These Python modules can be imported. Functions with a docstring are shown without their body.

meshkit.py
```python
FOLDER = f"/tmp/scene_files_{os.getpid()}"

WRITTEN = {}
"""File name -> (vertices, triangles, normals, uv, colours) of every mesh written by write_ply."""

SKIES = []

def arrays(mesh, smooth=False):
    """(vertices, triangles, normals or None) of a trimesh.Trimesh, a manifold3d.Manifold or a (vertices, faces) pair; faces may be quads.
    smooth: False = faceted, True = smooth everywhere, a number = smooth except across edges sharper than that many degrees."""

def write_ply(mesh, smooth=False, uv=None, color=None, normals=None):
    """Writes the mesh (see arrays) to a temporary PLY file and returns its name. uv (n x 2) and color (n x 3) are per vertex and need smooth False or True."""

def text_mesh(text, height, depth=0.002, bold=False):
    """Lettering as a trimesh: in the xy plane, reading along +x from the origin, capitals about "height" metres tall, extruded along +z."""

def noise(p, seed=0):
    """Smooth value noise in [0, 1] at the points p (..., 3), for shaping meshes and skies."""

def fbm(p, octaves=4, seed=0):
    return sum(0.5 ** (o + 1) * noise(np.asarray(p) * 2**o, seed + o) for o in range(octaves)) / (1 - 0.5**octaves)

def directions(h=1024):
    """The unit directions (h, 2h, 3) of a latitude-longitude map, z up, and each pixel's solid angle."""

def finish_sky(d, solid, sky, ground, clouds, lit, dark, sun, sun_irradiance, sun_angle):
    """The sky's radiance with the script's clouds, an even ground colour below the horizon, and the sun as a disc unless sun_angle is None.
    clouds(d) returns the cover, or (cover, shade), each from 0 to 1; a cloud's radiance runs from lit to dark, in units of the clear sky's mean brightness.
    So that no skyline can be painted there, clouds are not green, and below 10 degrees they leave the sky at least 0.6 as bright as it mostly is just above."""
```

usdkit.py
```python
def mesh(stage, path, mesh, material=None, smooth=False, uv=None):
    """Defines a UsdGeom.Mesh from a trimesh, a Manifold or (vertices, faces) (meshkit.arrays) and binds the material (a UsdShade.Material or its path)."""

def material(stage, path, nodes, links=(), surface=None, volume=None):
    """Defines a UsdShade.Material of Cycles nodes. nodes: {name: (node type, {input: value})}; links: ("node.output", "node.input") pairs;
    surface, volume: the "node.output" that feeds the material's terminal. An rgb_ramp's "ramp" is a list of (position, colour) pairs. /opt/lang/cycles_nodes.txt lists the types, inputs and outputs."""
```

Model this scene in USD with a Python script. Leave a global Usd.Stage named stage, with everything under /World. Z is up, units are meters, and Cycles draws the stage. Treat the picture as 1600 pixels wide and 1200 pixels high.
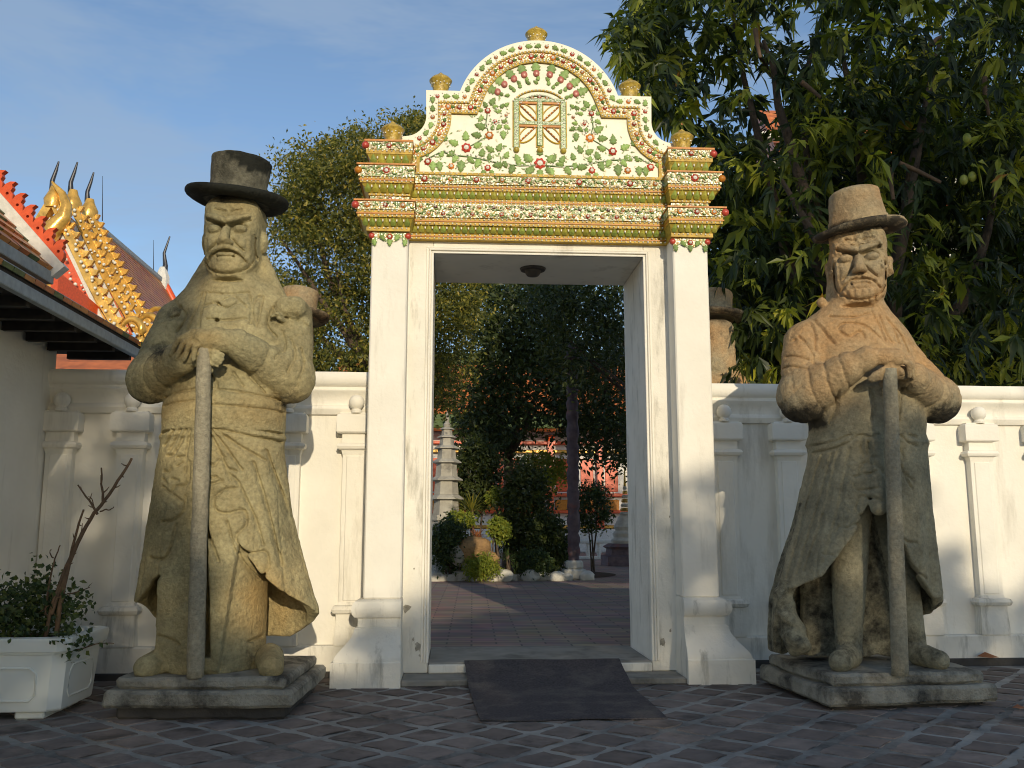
import math, numpy as np, trimesh, usdkit, shapely
from shapely.geometry import Polygon, LineString, Point, box as sbox
from meshkit import noise, fbm
from pxr import Usd, UsdGeom, UsdLux, UsdShade, Gf, Sdf, Vt

stage = Usd.Stage.CreateInMemory()
UsdGeom.SetStageUpAxis(stage, 'Z')
UsdGeom.SetStageMetersPerUnit(stage, 1.0)
UsdGeom.Xform.Define(stage, '/World')
UsdGeom.Scope.Define(stage, '/World/Looks')
PI = math.pi

# ------------------------------------------------------------------ camera
F, EYE = 1430.0, 1.3                       # focal length in photo pixels (photo 1600 wide), eye height
YAW, PITCH = math.atan(90 / F), math.atan(225 / F)
cf = np.array([math.sin(YAW) * math.cos(PITCH), math.cos(YAW) * math.cos(PITCH), math.sin(PITCH)])
cr = np.array([math.cos(YAW), -math.sin(YAW), 0.0])
cu = np.cross(cr, cf)
cam = UsdGeom.Camera.Define(stage, '/World/camera')
M4 = np.eye(4)
M4[0, :3], M4[1, :3], M4[2, :3], M4[3, :3] = cr, cu, -cf, (0, 0, EYE)
cam.AddTransformOp().Set(Gf.Matrix4d(M4.tolist()))
cam.CreateHorizontalApertureAttr(36.0)
cam.CreateVerticalApertureAttr(27.0)
cam.CreateFocalLengthAttr(36.0 * F / 1600)
cam.CreateClippingRangeAttr(Gf.Vec2f(0.05, 5000))
cam.CreateExposureAttr(0.85)

# ------------------------------------------------------------------ sky and sun
SUN_EL, SUN_AZ = math.radians(15.5), math.radians(8.5)      # azimuth: to the right of straight behind the camera
sun_dir = np.array([math.sin(SUN_AZ) * math.cos(SUN_EL), -math.cos(SUN_AZ) * math.cos(SUN_EL), math.sin(SUN_EL)])
SUN_ROT = math.atan2(sun_dir[0], sun_dir[1])
sky_mat = usdkit.material(stage, '/World/Looks/sky', {
    'sky': ('sky_texture', {'sky_type': 'single_scattering', 'sun_disc': False, 'sun_elevation': SUN_EL, 'sun_rotation': SUN_ROT,
                            'air_density': 1.0, 'aerosol_density': 0.7, 'ozone_density': 1.6}),
    'tc': ('texture_coordinate', {}),
    'map': ('mapping', {'scale': (1.2, 1.2, 5.0), 'rotation': (0.15, 0.25, 0.4)}),
    'n': ('noise_texture', {'scale': 1.6, 'detail': 7, 'roughness': 0.62, 'distortion': 0.6}),
    'r': ('rgb_ramp', {'ramp': [(0.0, (.06, .06, .06)), (0.45, (.10, .10, .10)), (0.60, (0.52, 0.52, 0.52)), (1.0, (0.80, 0.80, 0.80))]}),
    'bw': ('rgb_to_bw', {}),
    'tint': ('mix', {'mix_type': 'multiply', 'fac': 1.0, 'color2': (0.90, 0.98, 1.06)}), 'mx': ('mix', {'mix_type': 'mix', 'color2': (2.25, 2.95, 3.9)}),
    'bg': ('background_shader', {'strength': 0.085}),
}, [('tc.generated', 'map.vector'), ('map.vector', 'n.vector'), ('n.fac', 'r.fac'), ('r.color', 'bw.color'), ('bw.val', 'mx.fac'),
    ('sky.color', 'tint.color1'), ('tint.color', 'mx.color1'), ('mx.color', 'bg.color')], surface='bg.background')
dome = UsdLux.DomeLight.Define(stage, '/World/sky')
UsdShade.MaterialBindingAPI.Apply(dome.GetPrim()).Bind(sky_mat)
dome.GetPrim().SetCustomDataByKey('kind', 'structure')
dome.GetPrim().SetCustomDataByKey('label', 'clear blue evening sky with faint wisps of high cloud')
dome.GetPrim().SetCustomDataByKey('category', 'sky')
sun = UsdLux.DistantLight.Define(stage, '/World/sun')
sun.CreateIntensityAttr(0.475)
sun.CreateAngleAttr(0.5)
sun.CreateNormalizeAttr(True)
sun.CreateColorAttr(Gf.Vec3f(1.0, 0.855, 0.62))
zx = sun_dir
xx = np.cross([0, 0, 1.0], zx); xx /= np.linalg.norm(xx)
yx = np.cross(zx, xx)
S4 = np.eye(4); S4[0, :3], S4[1, :3], S4[2, :3] = xx, yx, zx
sun.AddTransformOp().Set(Gf.Matrix4d(S4.tolist()))

# ------------------------------------------------------------------ scene graph helpers
USED, LOC = {}, {}


def unique(parent, name):
    k = (parent, name)
    USED[k] = USED.get(k, -1) + 1
    return f'{parent}/{name}' if USED[k] == 0 else f'{parent}/{name}_{USED[k]:03d}'


def tag(path, **kw):
    p = stage.GetPrimAtPath(path)
    for k, v in kw.items():
        if v:
            p.SetCustomDataByKey(k, v)


def thing(name, label, cat, loc=(0, 0, 0), rz=0.0, group=None, kind=None):
    path = unique('/World', name)
    x = UsdGeom.Xform.Define(stage, path)
    x.AddTranslateOp().Set(Gf.Vec3d(*map(float, loc)))
    if rz:
        x.AddRotateZOp().Set(math.degrees(rz))
    LOC[path] = (np.array(loc, float), rz)
    tag(path, label=label, category=cat, group=group, kind=kind)
    return path


def base_of(path):
    q = path
    while q not in LOC:
        q = q.rsplit('/', 1)[0]
        if q in ('', '/World'):
            return np.zeros(3), 0.0
    return LOC[q]


def part(parent, name, mesh, mat, smooth=False, label=None, kind=None, local=False, col=None, stain=None, warm=None, rnd=None, category=None, group=None):
    """One Mesh prim. Vertices are given in world space unless local (relative to the thing's base)."""
    path = unique(parent, name)
    if isinstance(mesh, MB):
        if col is None and mesh.has_col:
            col = np.vstack(mesh.C)
        mesh = mesh.vf()
    if isinstance(mesh, trimesh.Trimesh):
        mesh = (mesh.vertices, mesh.faces)
    v, f = np.asarray(mesh[0], float), np.asarray(mesh[1])
    if rnd is None and isinstance(mat, str) and mat.endswith('leaves') and len(v) % 5 == 0:      # every blade has five points: one random number each
        rnd = np.repeat(np.random.default_rng(len(v) + 17).random(len(v) // 5), 5)
    loc, rz = base_of(parent)
    if not local:
        v = v - loc
        if rz:
            c, s = math.cos(-rz), math.sin(-rz)
            v = np.column_stack([v[:, 0] * c - v[:, 1] * s, v[:, 0] * s + v[:, 1] * c, v[:, 2]])
    if col is not None or stain is not None:
        assert smooth in (False, True)
    m = usdkit.mesh(stage, path, (v, f), MAT[mat] if isinstance(mat, str) else mat, smooth=smooth)
    if col is not None:
        UsdGeom.PrimvarsAPI(m).CreatePrimvar('col', Sdf.ValueTypeNames.Color3fArray, 'vertex').Set(Vt.Vec3fArray.FromNumpy(np.asarray(col, np.float32)))
    if stain is not None:
        UsdGeom.PrimvarsAPI(m).CreatePrimvar('stain', Sdf.ValueTypeNames.FloatArray, 'vertex').Set(Vt.FloatArray.FromNumpy(np.asarray(stain, np.float32)))
    if rnd is not None:
        UsdGeom.PrimvarsAPI(m).CreatePrimvar('rnd', Sdf.ValueTypeNames.FloatArray, 'vertex').Set(Vt.FloatArray.FromNumpy(rnd.astype(np.float32)))
    if warm is not None:
        UsdGeom.PrimvarsAPI(m).CreatePrimvar('warm', Sdf.ValueTypeNames.FloatArray, 'vertex').Set(Vt.FloatArray.FromNumpy(np.asarray(warm, np.float32)))
    tag(path, label=label, kind=kind, category=category, group=group)
    return path


class MB:
    """Collects triangles (and vertex colours) into one mesh."""
    def __init__(self):
        self.V, self.F, self.C, self.n, self.has_col = [], [], [], 0, False

    def add(self, v, f, col=None):
        v, f = np.asarray(v, float), np.asarray(f, int)
        if f.shape[1] == 4:
            f = np.vstack([f[:, [0, 1, 2]], f[:, [0, 2, 3]]])
        self.V.append(v); self.F.append(f + self.n); self.n += len(v)
        if col is not None:
            self.has_col = True
            self.C.append(np.broadcast_to(np.asarray(col, float), (len(v), 3)))
        return self

    def tm(self, m, col=None):
        return self.add(m.vertices, m.faces, col)

    def vf(self):
        return np.vstack(self.V), np.vstack(self.F)

    def box(self, x0, x1, y0, y1, z0, z1, bev=0.0, col=None):
        return self.add(*cbox(x0, x1, y0, y1, z0, z1, bev), col)


def cbox(x0, x1, y0, y1, z0, z1, bev=0.0):
    """Box with chamfered edges (bev > 0)."""
    c, h = np.array([(x0 + x1) / 2, (y0 + y1) / 2, (z0 + z1) / 2]), np.array([x1 - x0, y1 - y0, z1 - z0]) / 2
    if bev <= 0:
        s = np.array([[i, j, k] for i in (-1, 1) for j in (-1, 1) for k in (-1, 1)], float)
        f = [[0, 1, 3], [0, 3, 2], [4, 6, 7], [4, 7, 5], [0, 4, 5], [0, 5, 1], [2, 3, 7], [2, 7, 6], [0, 2, 6], [0, 6, 4], [1, 5, 7], [1, 7, 3]]
        return s * h + c, np.array(f)
    bev = min(bev, 0.45 * 2 * h.min() / 1)
    pts = []
    for i in (-1, 1):
        for j in (-1, 1):
            for k in (-1, 1):
                for a in range(3):
                    q = h - bev
                    q[a] = h[a]
                    pts.append(np.array([i, j, k]) * q)
    m = trimesh.convex.convex_hull(np.array(pts))
    return m.vertices + c, m.faces


def lathe(profile, cx, cy, n=20, zoff=0.0):
    """profile: [(r, z)] bottom to top, closed with caps."""
    p = np.array(profile, float)
    a = np.arange(n) * 2 * PI / n
    v = np.stack([cx + p[:, :1] * np.cos(a), cy + p[:, :1] * np.sin(a), np.repeat(p[:, 1:] + zoff, n, 1)], -1).reshape(-1, 3)
    f = []
    for i in range(len(p) - 1):
        for j in range(n):
            k = (j + 1) % n
            f += [[i * n + j, i * n + k, (i + 1) * n + k], [i * n + j, (i + 1) * n + k, (i + 1) * n + j]]
    m = len(v)
    v = np.vstack([v, [[cx, cy, p[0, 1] + zoff], [cx, cy, p[-1, 1] + zoff]]])
    e = (len(p) - 1) * n
    for j in range(n):
        k = (j + 1) % n
        f += [[m, k, j], [m + 1, e + j, e + k]]
    return v, np.array(f)


def rect_loft(x0, x1, y0, y1, prof, sides=(1, 1, 1, 1)):
    """Rectangular tower: prof = [(z, off)]; sides = how much of off applies to (x0, x1, y0, y1)."""
    v, f = [], []
    for z, o in prof:
        a, b, c, d = x0 - o * sides[0], x1 + o * sides[1], y0 - o * sides[2], y1 + o * sides[3]
        v += [[a, c, z], [b, c, z], [b, d, z], [a, d, z]]
    for i in range(len(prof) - 1):
        for j in range(4):
            k = (j + 1) % 4
            f += [[i * 4 + j, i * 4 + k, i * 4 + 4 + k], [i * 4 + j, i * 4 + 4 + k, i * 4 + 4 + j]]
    e = (len(prof) - 1) * 4
    f += [[0, 2, 1], [0, 3, 2], [e, e + 1, e + 2], [e, e + 2, e + 3]]
    return np.array(v, float), np.array(f)


def extrude_x(poly_yz, x0, x1):
    """Extrudes a simple (y, z) polygon along x."""
    m = trimesh.creation.extrude_polygon(Polygon(poly_yz), x1 - x0, engine='earcut')
    v = m.vertices
    return np.column_stack([x0 + v[:, 2], v[:, 0], v[:, 1]]), m.faces


def extrude_y(poly_xz, y0, y1):
    """Extrudes a shapely polygon in (x, z) along y from y0 (front) to y1."""
    V, Fs, n = [], [], 0
    for g in getattr(poly_xz, 'geoms', [poly_xz]):
        if g.is_empty or g.area < 1e-7:
            continue
        m = trimesh.creation.extrude_polygon(g, y1 - y0, engine='earcut')
        v = m.vertices
        V.append(np.column_stack([v[:, 0], y0 + v[:, 2], v[:, 1]])); Fs.append(m.faces[:, ::-1] + n); n += len(v)
    return np.vstack(V), np.vstack(Fs)


def tube(points, radii, n=6, caps=True):
    p = np.asarray(points, float)
    r = np.broadcast_to(np.asarray(radii, float), (len(p),))
    t = np.gradient(p, axis=0); t /= np.linalg.norm(t, axis=1, keepdims=True) + 1e-12
    ref = np.array([0, 0, 1.0]) if abs(t.mean(0)[2]) < 0.8 else np.array([1.0, 0, 0])
    a = np.cross(t, ref); a /= np.linalg.norm(a, axis=1, keepdims=True) + 1e-12
    b = np.cross(t, a)
    ang = np.arange(n) * 2 * PI / n
    v = (p[:, None] + r[:, None, None] * (np.cos(ang)[None, :, None] * a[:, None] + np.sin(ang)[None, :, None] * b[:, None])).reshape(-1, 3)
    f = []
    for i in range(len(p) - 1):
        for j in range(n):
            k = (j + 1) % n
            f += [[i * n + j, i * n + k, (i + 1) * n + k], [i * n + j, (i + 1) * n + k, (i + 1) * n + j]]
    if caps:
        m = len(v); v = np.vstack([v, p[0], p[-1]]); e = (len(p) - 1) * n
        for j in range(n):
            k = (j + 1) % n
            f += [[m, k, j], [m + 1, e + j, e + k]]
    return v, np.array(f)


ICO = trimesh.creation.icosphere(1, 1.0)
OCT = trimesh.creation.icosphere(0, 1.0)


def balls(points, radius, hi=False, squash=(1, 1, 1)):
    s = ICO if hi else OCT
    p = np.asarray(points, float)
    r = np.broadcast_to(np.asarray(radius, float), (len(p),))
    v = (p[:, None] + r[:, None, None] * (s.vertices * squash)[None]).reshape(-1, 3)
    f = (s.faces[None] + (np.arange(len(p)) * len(s.vertices))[:, None, None]).reshape(-1, 3)
    return v, f


def at(px, py, y):
    """The point of the plane y = const that photo pixel (px, py) shows."""
    d = cf + cr * (px - 800) / F + cu * (600 - py) / F
    return np.array([0, 0, EYE]) + d * (y / d[1])


# ------------------------------------------------------------------ materials
MAT = {}


def mat(name, nodes, links, surface='p.BSDF'):
    MAT[name] = usdkit.material(stage, f'/World/Looks/{name}', nodes, links, surface=surface)


def mottled(name, c1, c2, scale=3.0, detail=6, rough=0.85, bump=0.25, bscale=40, spec=0.25, dirt=None, dscale=1.7, dlo=0.55, dhi=0.68, bdist=0.01, obj_rand=0.0, streak=False):
    """Two-tone noise, optional darker stains with a shape of their own, fine bump."""
    N = {'g': ('geometry', {}),
         'n': ('noise_texture', {'scale': scale, 'detail': detail, 'roughness': 0.6}),
         'r': ('rgb_ramp', {'ramp': [(0.3, c1), (0.7, c2)]}),
         'bn': ('noise_texture', {'scale': bscale, 'detail': 4, 'roughness': 0.6}),
         'b': ('bump', {'strength': bump, 'distance': bdist}),
         'p': ('principled_bsdf', {'roughness': rough, 'specular_ior_level': spec})}
    L = [('g.position', 'n.vector'), ('g.position', 'bn.vector'), ('n.fac', 'r.fac'), ('bn.fac', 'b.height'), ('b.normal', 'p.normal')]
    out = 'r.color'
    if dirt is not None:
        N['dm'] = ('mapping', {'scale': (3.0, 3.0, 0.5) if streak else (1, 1, 1)})
        N['dn'] = ('noise_texture', {'scale': dscale, 'detail': 8, 'roughness': 0.68})
        N['dr'] = ('rgb_ramp', {'ramp': [(dlo, (0, 0, 0)), (dhi, (1, 1, 1))]})
        N['dbw'] = ('rgb_to_bw', {})
        N['dx'] = ('mix', {'mix_type': 'mix', 'color2': dirt})
        L += [('g.position', 'dm.vector'), ('dm.vector', 'dn.vector'), ('dn.fac', 'dr.fac'), ('dr.color', 'dbw.color'), ('dbw.val', 'dx.fac'), (out, 'dx.color1')]
        out = 'dx.color'
    if obj_rand:
        N['oi'] = ('object_info', {})
        N['mr'] = ('map_range', {'from_min': 0, 'from_max': 1, 'to_min': 1 - obj_rand, 'to_max': 1 + obj_rand})
        N['cc'] = ('combine_color', {})
        N['om'] = ('mix', {'mix_type': 'multiply', 'fac': 1.0})
        L += [('oi.random', 'mr.value'), ('mr.result', 'cc.r'), ('mr.result', 'cc.g'), ('mr.result', 'cc.b'), (out, 'om.color1'), ('cc.color', 'om.color2')]
        out = 'om.color'
    L.append((out, 'p.base_color'))
    mat(name, N, L)


def plain(name, c, rough=0.6, spec=0.4, metallic=0.0, bump=0.0, bscale=60, var=0.12):
    N = {'g': ('geometry', {}), 'n': ('noise_texture', {'scale': bscale * 0.3, 'detail': 4}),
         'r': ('rgb_ramp', {'ramp': [(0.3, tuple(x * (1 - var) for x in c)), (0.7, tuple(min(1, x * (1 + var)) for x in c))]}),
         'bn': ('noise_texture', {'scale': bscale, 'detail': 3}), 'b': ('bump', {'strength': bump, 'distance': 0.01}),
         'p': ('principled_bsdf', {'roughness': rough, 'specular_ior_level': spec, 'metallic': metallic})}
    mat(name, N, [('g.position', 'n.vector'), ('n.fac', 'r.fac'), ('r.color', 'p.base_color'), ('g.position', 'bn.vector'), ('bn.fac', 'b.height'), ('b.normal', 'p.normal')])


def leafy(name, stops, trans=0.3, rough=0.45, tcol=(0.25, 0.3, 0.03), spec=0.35):
    """Leaves: colour from the random number of each leaf island."""
    N = {'g': ('attribute', {'attribute': 'rnd'}), 'r': ('rgb_ramp', {'ramp': stops}),
         'p': ('principled_bsdf', {'roughness': rough, 'specular_ior_level': spec}),
         'tm': ('mix', {'mix_type': 'multiply', 'fac': 1.0, 'color2': (2.0, 2.0, 1.2)}),
         't': ('translucent_bsdf', {}), 'm': ('mix_closure', {'fac': trans})}
    mat(name, N, [('g.fac', 'r.fac'), ('r.color', 'p.base_color'), ('r.color', 'tm.color1'), ('tm.color', 't.color'), ('p.BSDF', 'm.closure1'), ('t.BSDF', 'm.closure2')], surface='m.closure')


mottled('plaster', (0.80, 0.77, 0.69), (0.72, 0.69, 0.61), scale=2.2, bump=0.16, bscale=26, dirt=(0.42, 0.39, 0.32), dscale=1.1, dlo=0.56, dhi=0.82, streak=True, bdist=0.02)
mottled('plaster_worn', (0.76, 0.73, 0.65), (0.66, 0.63, 0.55), scale=3.0, bump=0.25, bscale=22, dirt=(0.26, 0.24, 0.19), dscale=2.6, dlo=0.53, dhi=0.76, streak=True, bdist=0.02)
mottled('paving_slab', (0.23, 0.19, 0.17), (0.14, 0.12, 0.108), scale=5, bump=0.5, bscale=34, dirt=(0.05, 0.047, 0.043), dscale=2.0, dlo=0.52, dhi=0.72, obj_rand=0.22, rough=0.95, spec=0.08)
mottled('grout', (0.34, 0.335, 0.31), (0.22, 0.215, 0.20), scale=4, rough=0.95, spec=0.08, bump=0.5, bscale=50, dirt=(0.07, 0.065, 0.06), dscale=0.7, dlo=0.46, dhi=0.64)
mottled('step_stone', (0.30, 0.285, 0.25), (0.21, 0.20, 0.175), scale=4, bump=0.5, bscale=40, dirt=(0.10, 0.095, 0.08), dscale=2.2, dlo=0.5, dhi=0.7)
mottled('plinth_stone', (0.34, 0.32, 0.26), (0.22, 0.205, 0.165), scale=6, bump=0.7, bscale=36, dirt=(0.05, 0.048, 0.042), dscale=2.6, dlo=0.46, dhi=0.62, bdist=0.03)
mottled('footing', (0.07, 0.065, 0.06), (0.04, 0.038, 0.035), scale=5, bump=0.8, bscale=30)
mottled('matting', (0.115, 0.104, 0.108), (0.055, 0.05, 0.054), scale=55, bump=1.0, bscale=160, rough=0.95, spec=0.1, dirt=(0.19, 0.17, 0.15), dscale=2.6, dlo=0.48, dhi=0.78)
mottled('cream_tile', (0.80, 0.76, 0.62), (0.72, 0.67, 0.52), scale=8, bump=0.15, bscale=30, rough=0.45, spec=0.4)
plain('gold_tile', (0.46, 0.295, 0.032), 0.45, 0.3, bump=0.3, bscale=80, var=0.3)
plain('orange_tile', (0.46, 0.17, 0.014), 0.42, 0.35, bump=0.2, bscale=80, var=0.25)
plain('olive_tile', (0.38, 0.29, 0.045), 0.4, 0.4, bump=0.3, bscale=80, var=0.3)
plain('green_tile', (0.15, 0.24, 0.07), 0.3, 0.6, bump=0.2, bscale=80, var=0.3)
plain('bead_white', (0.72, 0.70, 0.60), 0.15, 0.7, var=0.04)
plain('lamp_metal', (0.05, 0.045, 0.04), 0.5, 0.4)
mat('ceramic', {'a': ('attribute', {'attribute': 'col'}), 'g': ('geometry', {}), 'n': ('noise_texture', {'scale': 60, 'detail': 3}), 'b': ('bump', {'strength': 0.2, 'distance': 0.004}),
                'p': ('principled_bsdf', {'roughness': 0.28, 'specular_ior_level': 0.6})}, [('a.color', 'p.base_color'), ('g.position', 'n.vector'), ('n.fac', 'b.height'), ('b.normal', 'p.normal')])
# mosaic ground: tiny chips of white, green and gold ceramic
mat('mosaic', {'g': ('geometry', {}), 'v': ('voronoi_texture', {'scale': 46, 'randomness': 1.0}), 'sc': ('separate_color', {}),
               'r': ('rgb_ramp', {'interpolate': False, 'ramp': [(0.0, (0.52, 0.46, 0.28)), (0.20, (0.16, 0.24, 0.08)), (0.46, (0.44, 0.33, 0.06)), (0.62, (0.50, 0.44, 0.26)), (0.72, (0.38, 0.22, 0.04)), (0.84, (0.26, 0.31, 0.10))]}),
               'b': ('bump', {'strength': 0.5, 'distance': 0.006}), 'p': ('principled_bsdf', {'roughness': 0.25, 'specular_ior_level': 0.6})},
    [('g.position', 'v.vector'), ('v.color', 'sc.color'), ('sc.r', 'r.fac'), ('r.color', 'p.base_color'), ('v.distance', 'b.height'), ('b.normal', 'p.normal')])
mat('mosaic_red', {'g': ('geometry', {}), 'v': ('voronoi_texture', {'scale': 50, 'randomness': 1.0}), 'sc': ('separate_color', {}),
               'r': ('rgb_ramp', {'interpolate': False, 'ramp': [(0.0, (0.42, 0.25, 0.03)), (0.34, (0.33, 0.29, 0.06)), (0.58, (0.56, 0.47, 0.24)), (0.72, (0.20, 0.25, 0.07)), (0.84, (0.42, 0.12, 0.03))]}),
               'b': ('bump', {'strength': 0.5, 'distance': 0.006}), 'p': ('principled_bsdf', {'roughness': 0.25, 'specular_ior_level': 0.6})},
    [('g.position', 'v.vector'), ('v.color', 'sc.color'), ('sc.r', 'r.fac'), ('r.color', 'p.base_color'), ('v.distance', 'b.height'), ('b.normal', 'p.normal')])


def statue_stone(name, c1, c2, dark, warm, fine=30, lo=.84, hi=1.10):
    """Weathered stone: warm and grey patches, black lichen where the mesh's stain attribute meets a noise."""
    mat(name, {'g': ('geometry', {}), 'n': ('noise_texture', {'scale': 4.5, 'detail': 8, 'roughness': 0.62}), 'r': ('rgb_ramp', {'ramp': [(0.3, c1), (0.7, c2)]}),
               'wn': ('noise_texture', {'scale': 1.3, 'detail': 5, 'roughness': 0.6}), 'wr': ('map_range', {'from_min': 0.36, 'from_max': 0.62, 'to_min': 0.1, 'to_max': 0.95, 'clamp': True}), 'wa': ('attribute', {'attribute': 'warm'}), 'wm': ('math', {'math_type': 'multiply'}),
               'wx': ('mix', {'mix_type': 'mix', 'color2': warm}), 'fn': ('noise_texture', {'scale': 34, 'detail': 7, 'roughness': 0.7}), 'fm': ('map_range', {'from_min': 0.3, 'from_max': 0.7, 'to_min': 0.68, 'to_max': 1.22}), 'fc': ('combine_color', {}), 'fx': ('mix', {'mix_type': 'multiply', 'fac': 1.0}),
               'a': ('attribute', {'attribute': 'stain'}), 'dn': ('noise_texture', {'scale': 9, 'detail': 9, 'roughness': 0.72}),
               'ds': ('math', {'math_type': 'add'}), 'dr': ('map_range', {'from_min': lo, 'from_max': hi, 'to_min': 0, 'to_max': 0.92, 'clamp': True}),
               'dx': ('mix', {'mix_type': 'mix', 'color2': dark}),
               'bn': ('noise_texture', {'scale': fine, 'detail': 7, 'roughness': 0.7}), 'b': ('bump', {'strength': 0.85, 'distance': 0.03}),
               'p': ('principled_bsdf', {'roughness': 0.9, 'specular_ior_level': 0.15})},
        [('g.position', 'n.vector'), ('n.fac', 'r.fac'), ('g.position', 'wn.vector'), ('wn.fac', 'wr.value'), ('wr.result', 'wm.value1'), ('wa.fac', 'wm.value2'), ('wm.value', 'wx.fac'), ('r.color', 'wx.color1'),
         ('g.position', 'dn.vector'), ('a.fac', 'ds.value1'), ('dn.fac', 'ds.value2'), ('ds.value', 'dr.value'), ('dr.result', 'dx.fac'), ('g.position', 'fn.vector'), ('fn.fac', 'fm.value'), ('fm.result', 'fc.r'), ('fm.result', 'fc.g'), ('fm.result', 'fc.b'), ('wx.color', 'fx.color1'), ('fc.color', 'fx.color2'), ('fx.color', 'dx.color1'), ('dx.color', 'p.base_color'),
         ('g.position', 'bn.vector'), ('bn.fac', 'b.height'), ('b.normal', 'p.normal')])


statue_stone('stone_pale', (0.43, 0.385, 0.22), (0.23, 0.21, 0.12), (0.028, 0.027, 0.022), (0.50, 0.32, 0.115))
statue_stone('stone_warm', (0.40, 0.365, 0.245), (0.22, 0.205, 0.14), (0.03, 0.028, 0.024), (0.46, 0.27, 0.12))
plain('planter_plastic', (0.66, 0.69, 0.66), 0.5, 0.4, bump=0.1, bscale=12, var=0.05)
plain('soil', (0.06, 0.045, 0.03), 0.95, 0.1, bump=0.6)
mottled('bark', (0.14, 0.10, 0.07), (0.07, 0.05, 0.035), scale=9, bump=0.9, bscale=30, bdist=0.03)
mottled('twig', (0.16, 0.10, 0.06), (0.09, 0.06, 0.035), scale=20, bump=0.5, bscale=60)
leafy('mango_leaves', [(0.0, (0.016, 0.027, 0.006)), (0.42, (0.032, 0.048, 0.009)), (0.58, (0.08, 0.10, 0.012)), (0.74, (0.24, 0.265, 0.025)), (0.97, (0.32, 0.30, 0.03)), (1.0, (0.36, 0.17, 0.03))], trans=0.28)  # dark and bright stops stand in for shaded and sunlit leaves
leafy('dark_leaves', [(0.0, (0.022, 0.035, 0.010)), (0.6, (0.045, 0.062, 0.014)), (1.0, (0.075, 0.088, 0.02))], trans=0.2)
leafy('feathery_leaves', [(0.0, (0.045, 0.058, 0.012)), (0.5, (0.10, 0.108, 0.02)), (0.85, (0.22, 0.20, 0.032)), (1.0, (0.36, 0.27, 0.05))], trans=0.3)
leafy('bush_leaves', [(0.0, (0.020, 0.038, 0.014)), (0.6, (0.045, 0.075, 0.025)), (1.0, (0.10, 0.12, 0.03))], trans=0.25)
leafy('lime_leaves', [(0.0, (0.12, 0.16, 0.02)), (0.6, (0.20, 0.24, 0.03)), (1.0, (0.30, 0.28, 0.04))], trans=0.3)
leafy('dry_leaves', [(0.0, (0.20, 0.075, 0.03)), (1.0, (0.34, 0.13, 0.05))], trans=0.1)
mottled('white_stone', (0.62, 0.60, 0.54), (0.42, 0.40, 0.35), scale=5, bump=0.6, bscale=20)
mottled('rock', (0.40, 0.24, 0.10), (0.26, 0.16, 0.08), scale=3, bump=1.0, bscale=12, bdist=0.05, dirt=(0.08, 0.07, 0.05), dlo=0.55, dhi=0.7)
mottled('grey_stone', (0.46, 0.44, 0.38), (0.30, 0.28, 0.24), scale=4, bump=0.6, bscale=24, dirt=(0.10, 0.09, 0.08), dlo=0.58, dhi=0.75)
mottled('totem_stone', (0.16, 0.12, 0.13), (0.08, 0.06, 0.07), scale=6, bump=0.7, bscale=20, dirt=(0.24, 0.09, 0.07), dlo=0.55, dhi=0.7)
plain('red_lacquer', (0.60, 0.085, 0.022), 0.35, 0.5, var=0.15)
plain('roof_orange', (0.44, 0.13, 0.035), 0.35, 0.5, bump=0.2, var=0.3, bscale=14)
plain('roof_brown', (0.50, 0.20, 0.05), 0.4, 0.5, bump=0.2, var=0.25, bscale=10)
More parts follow.
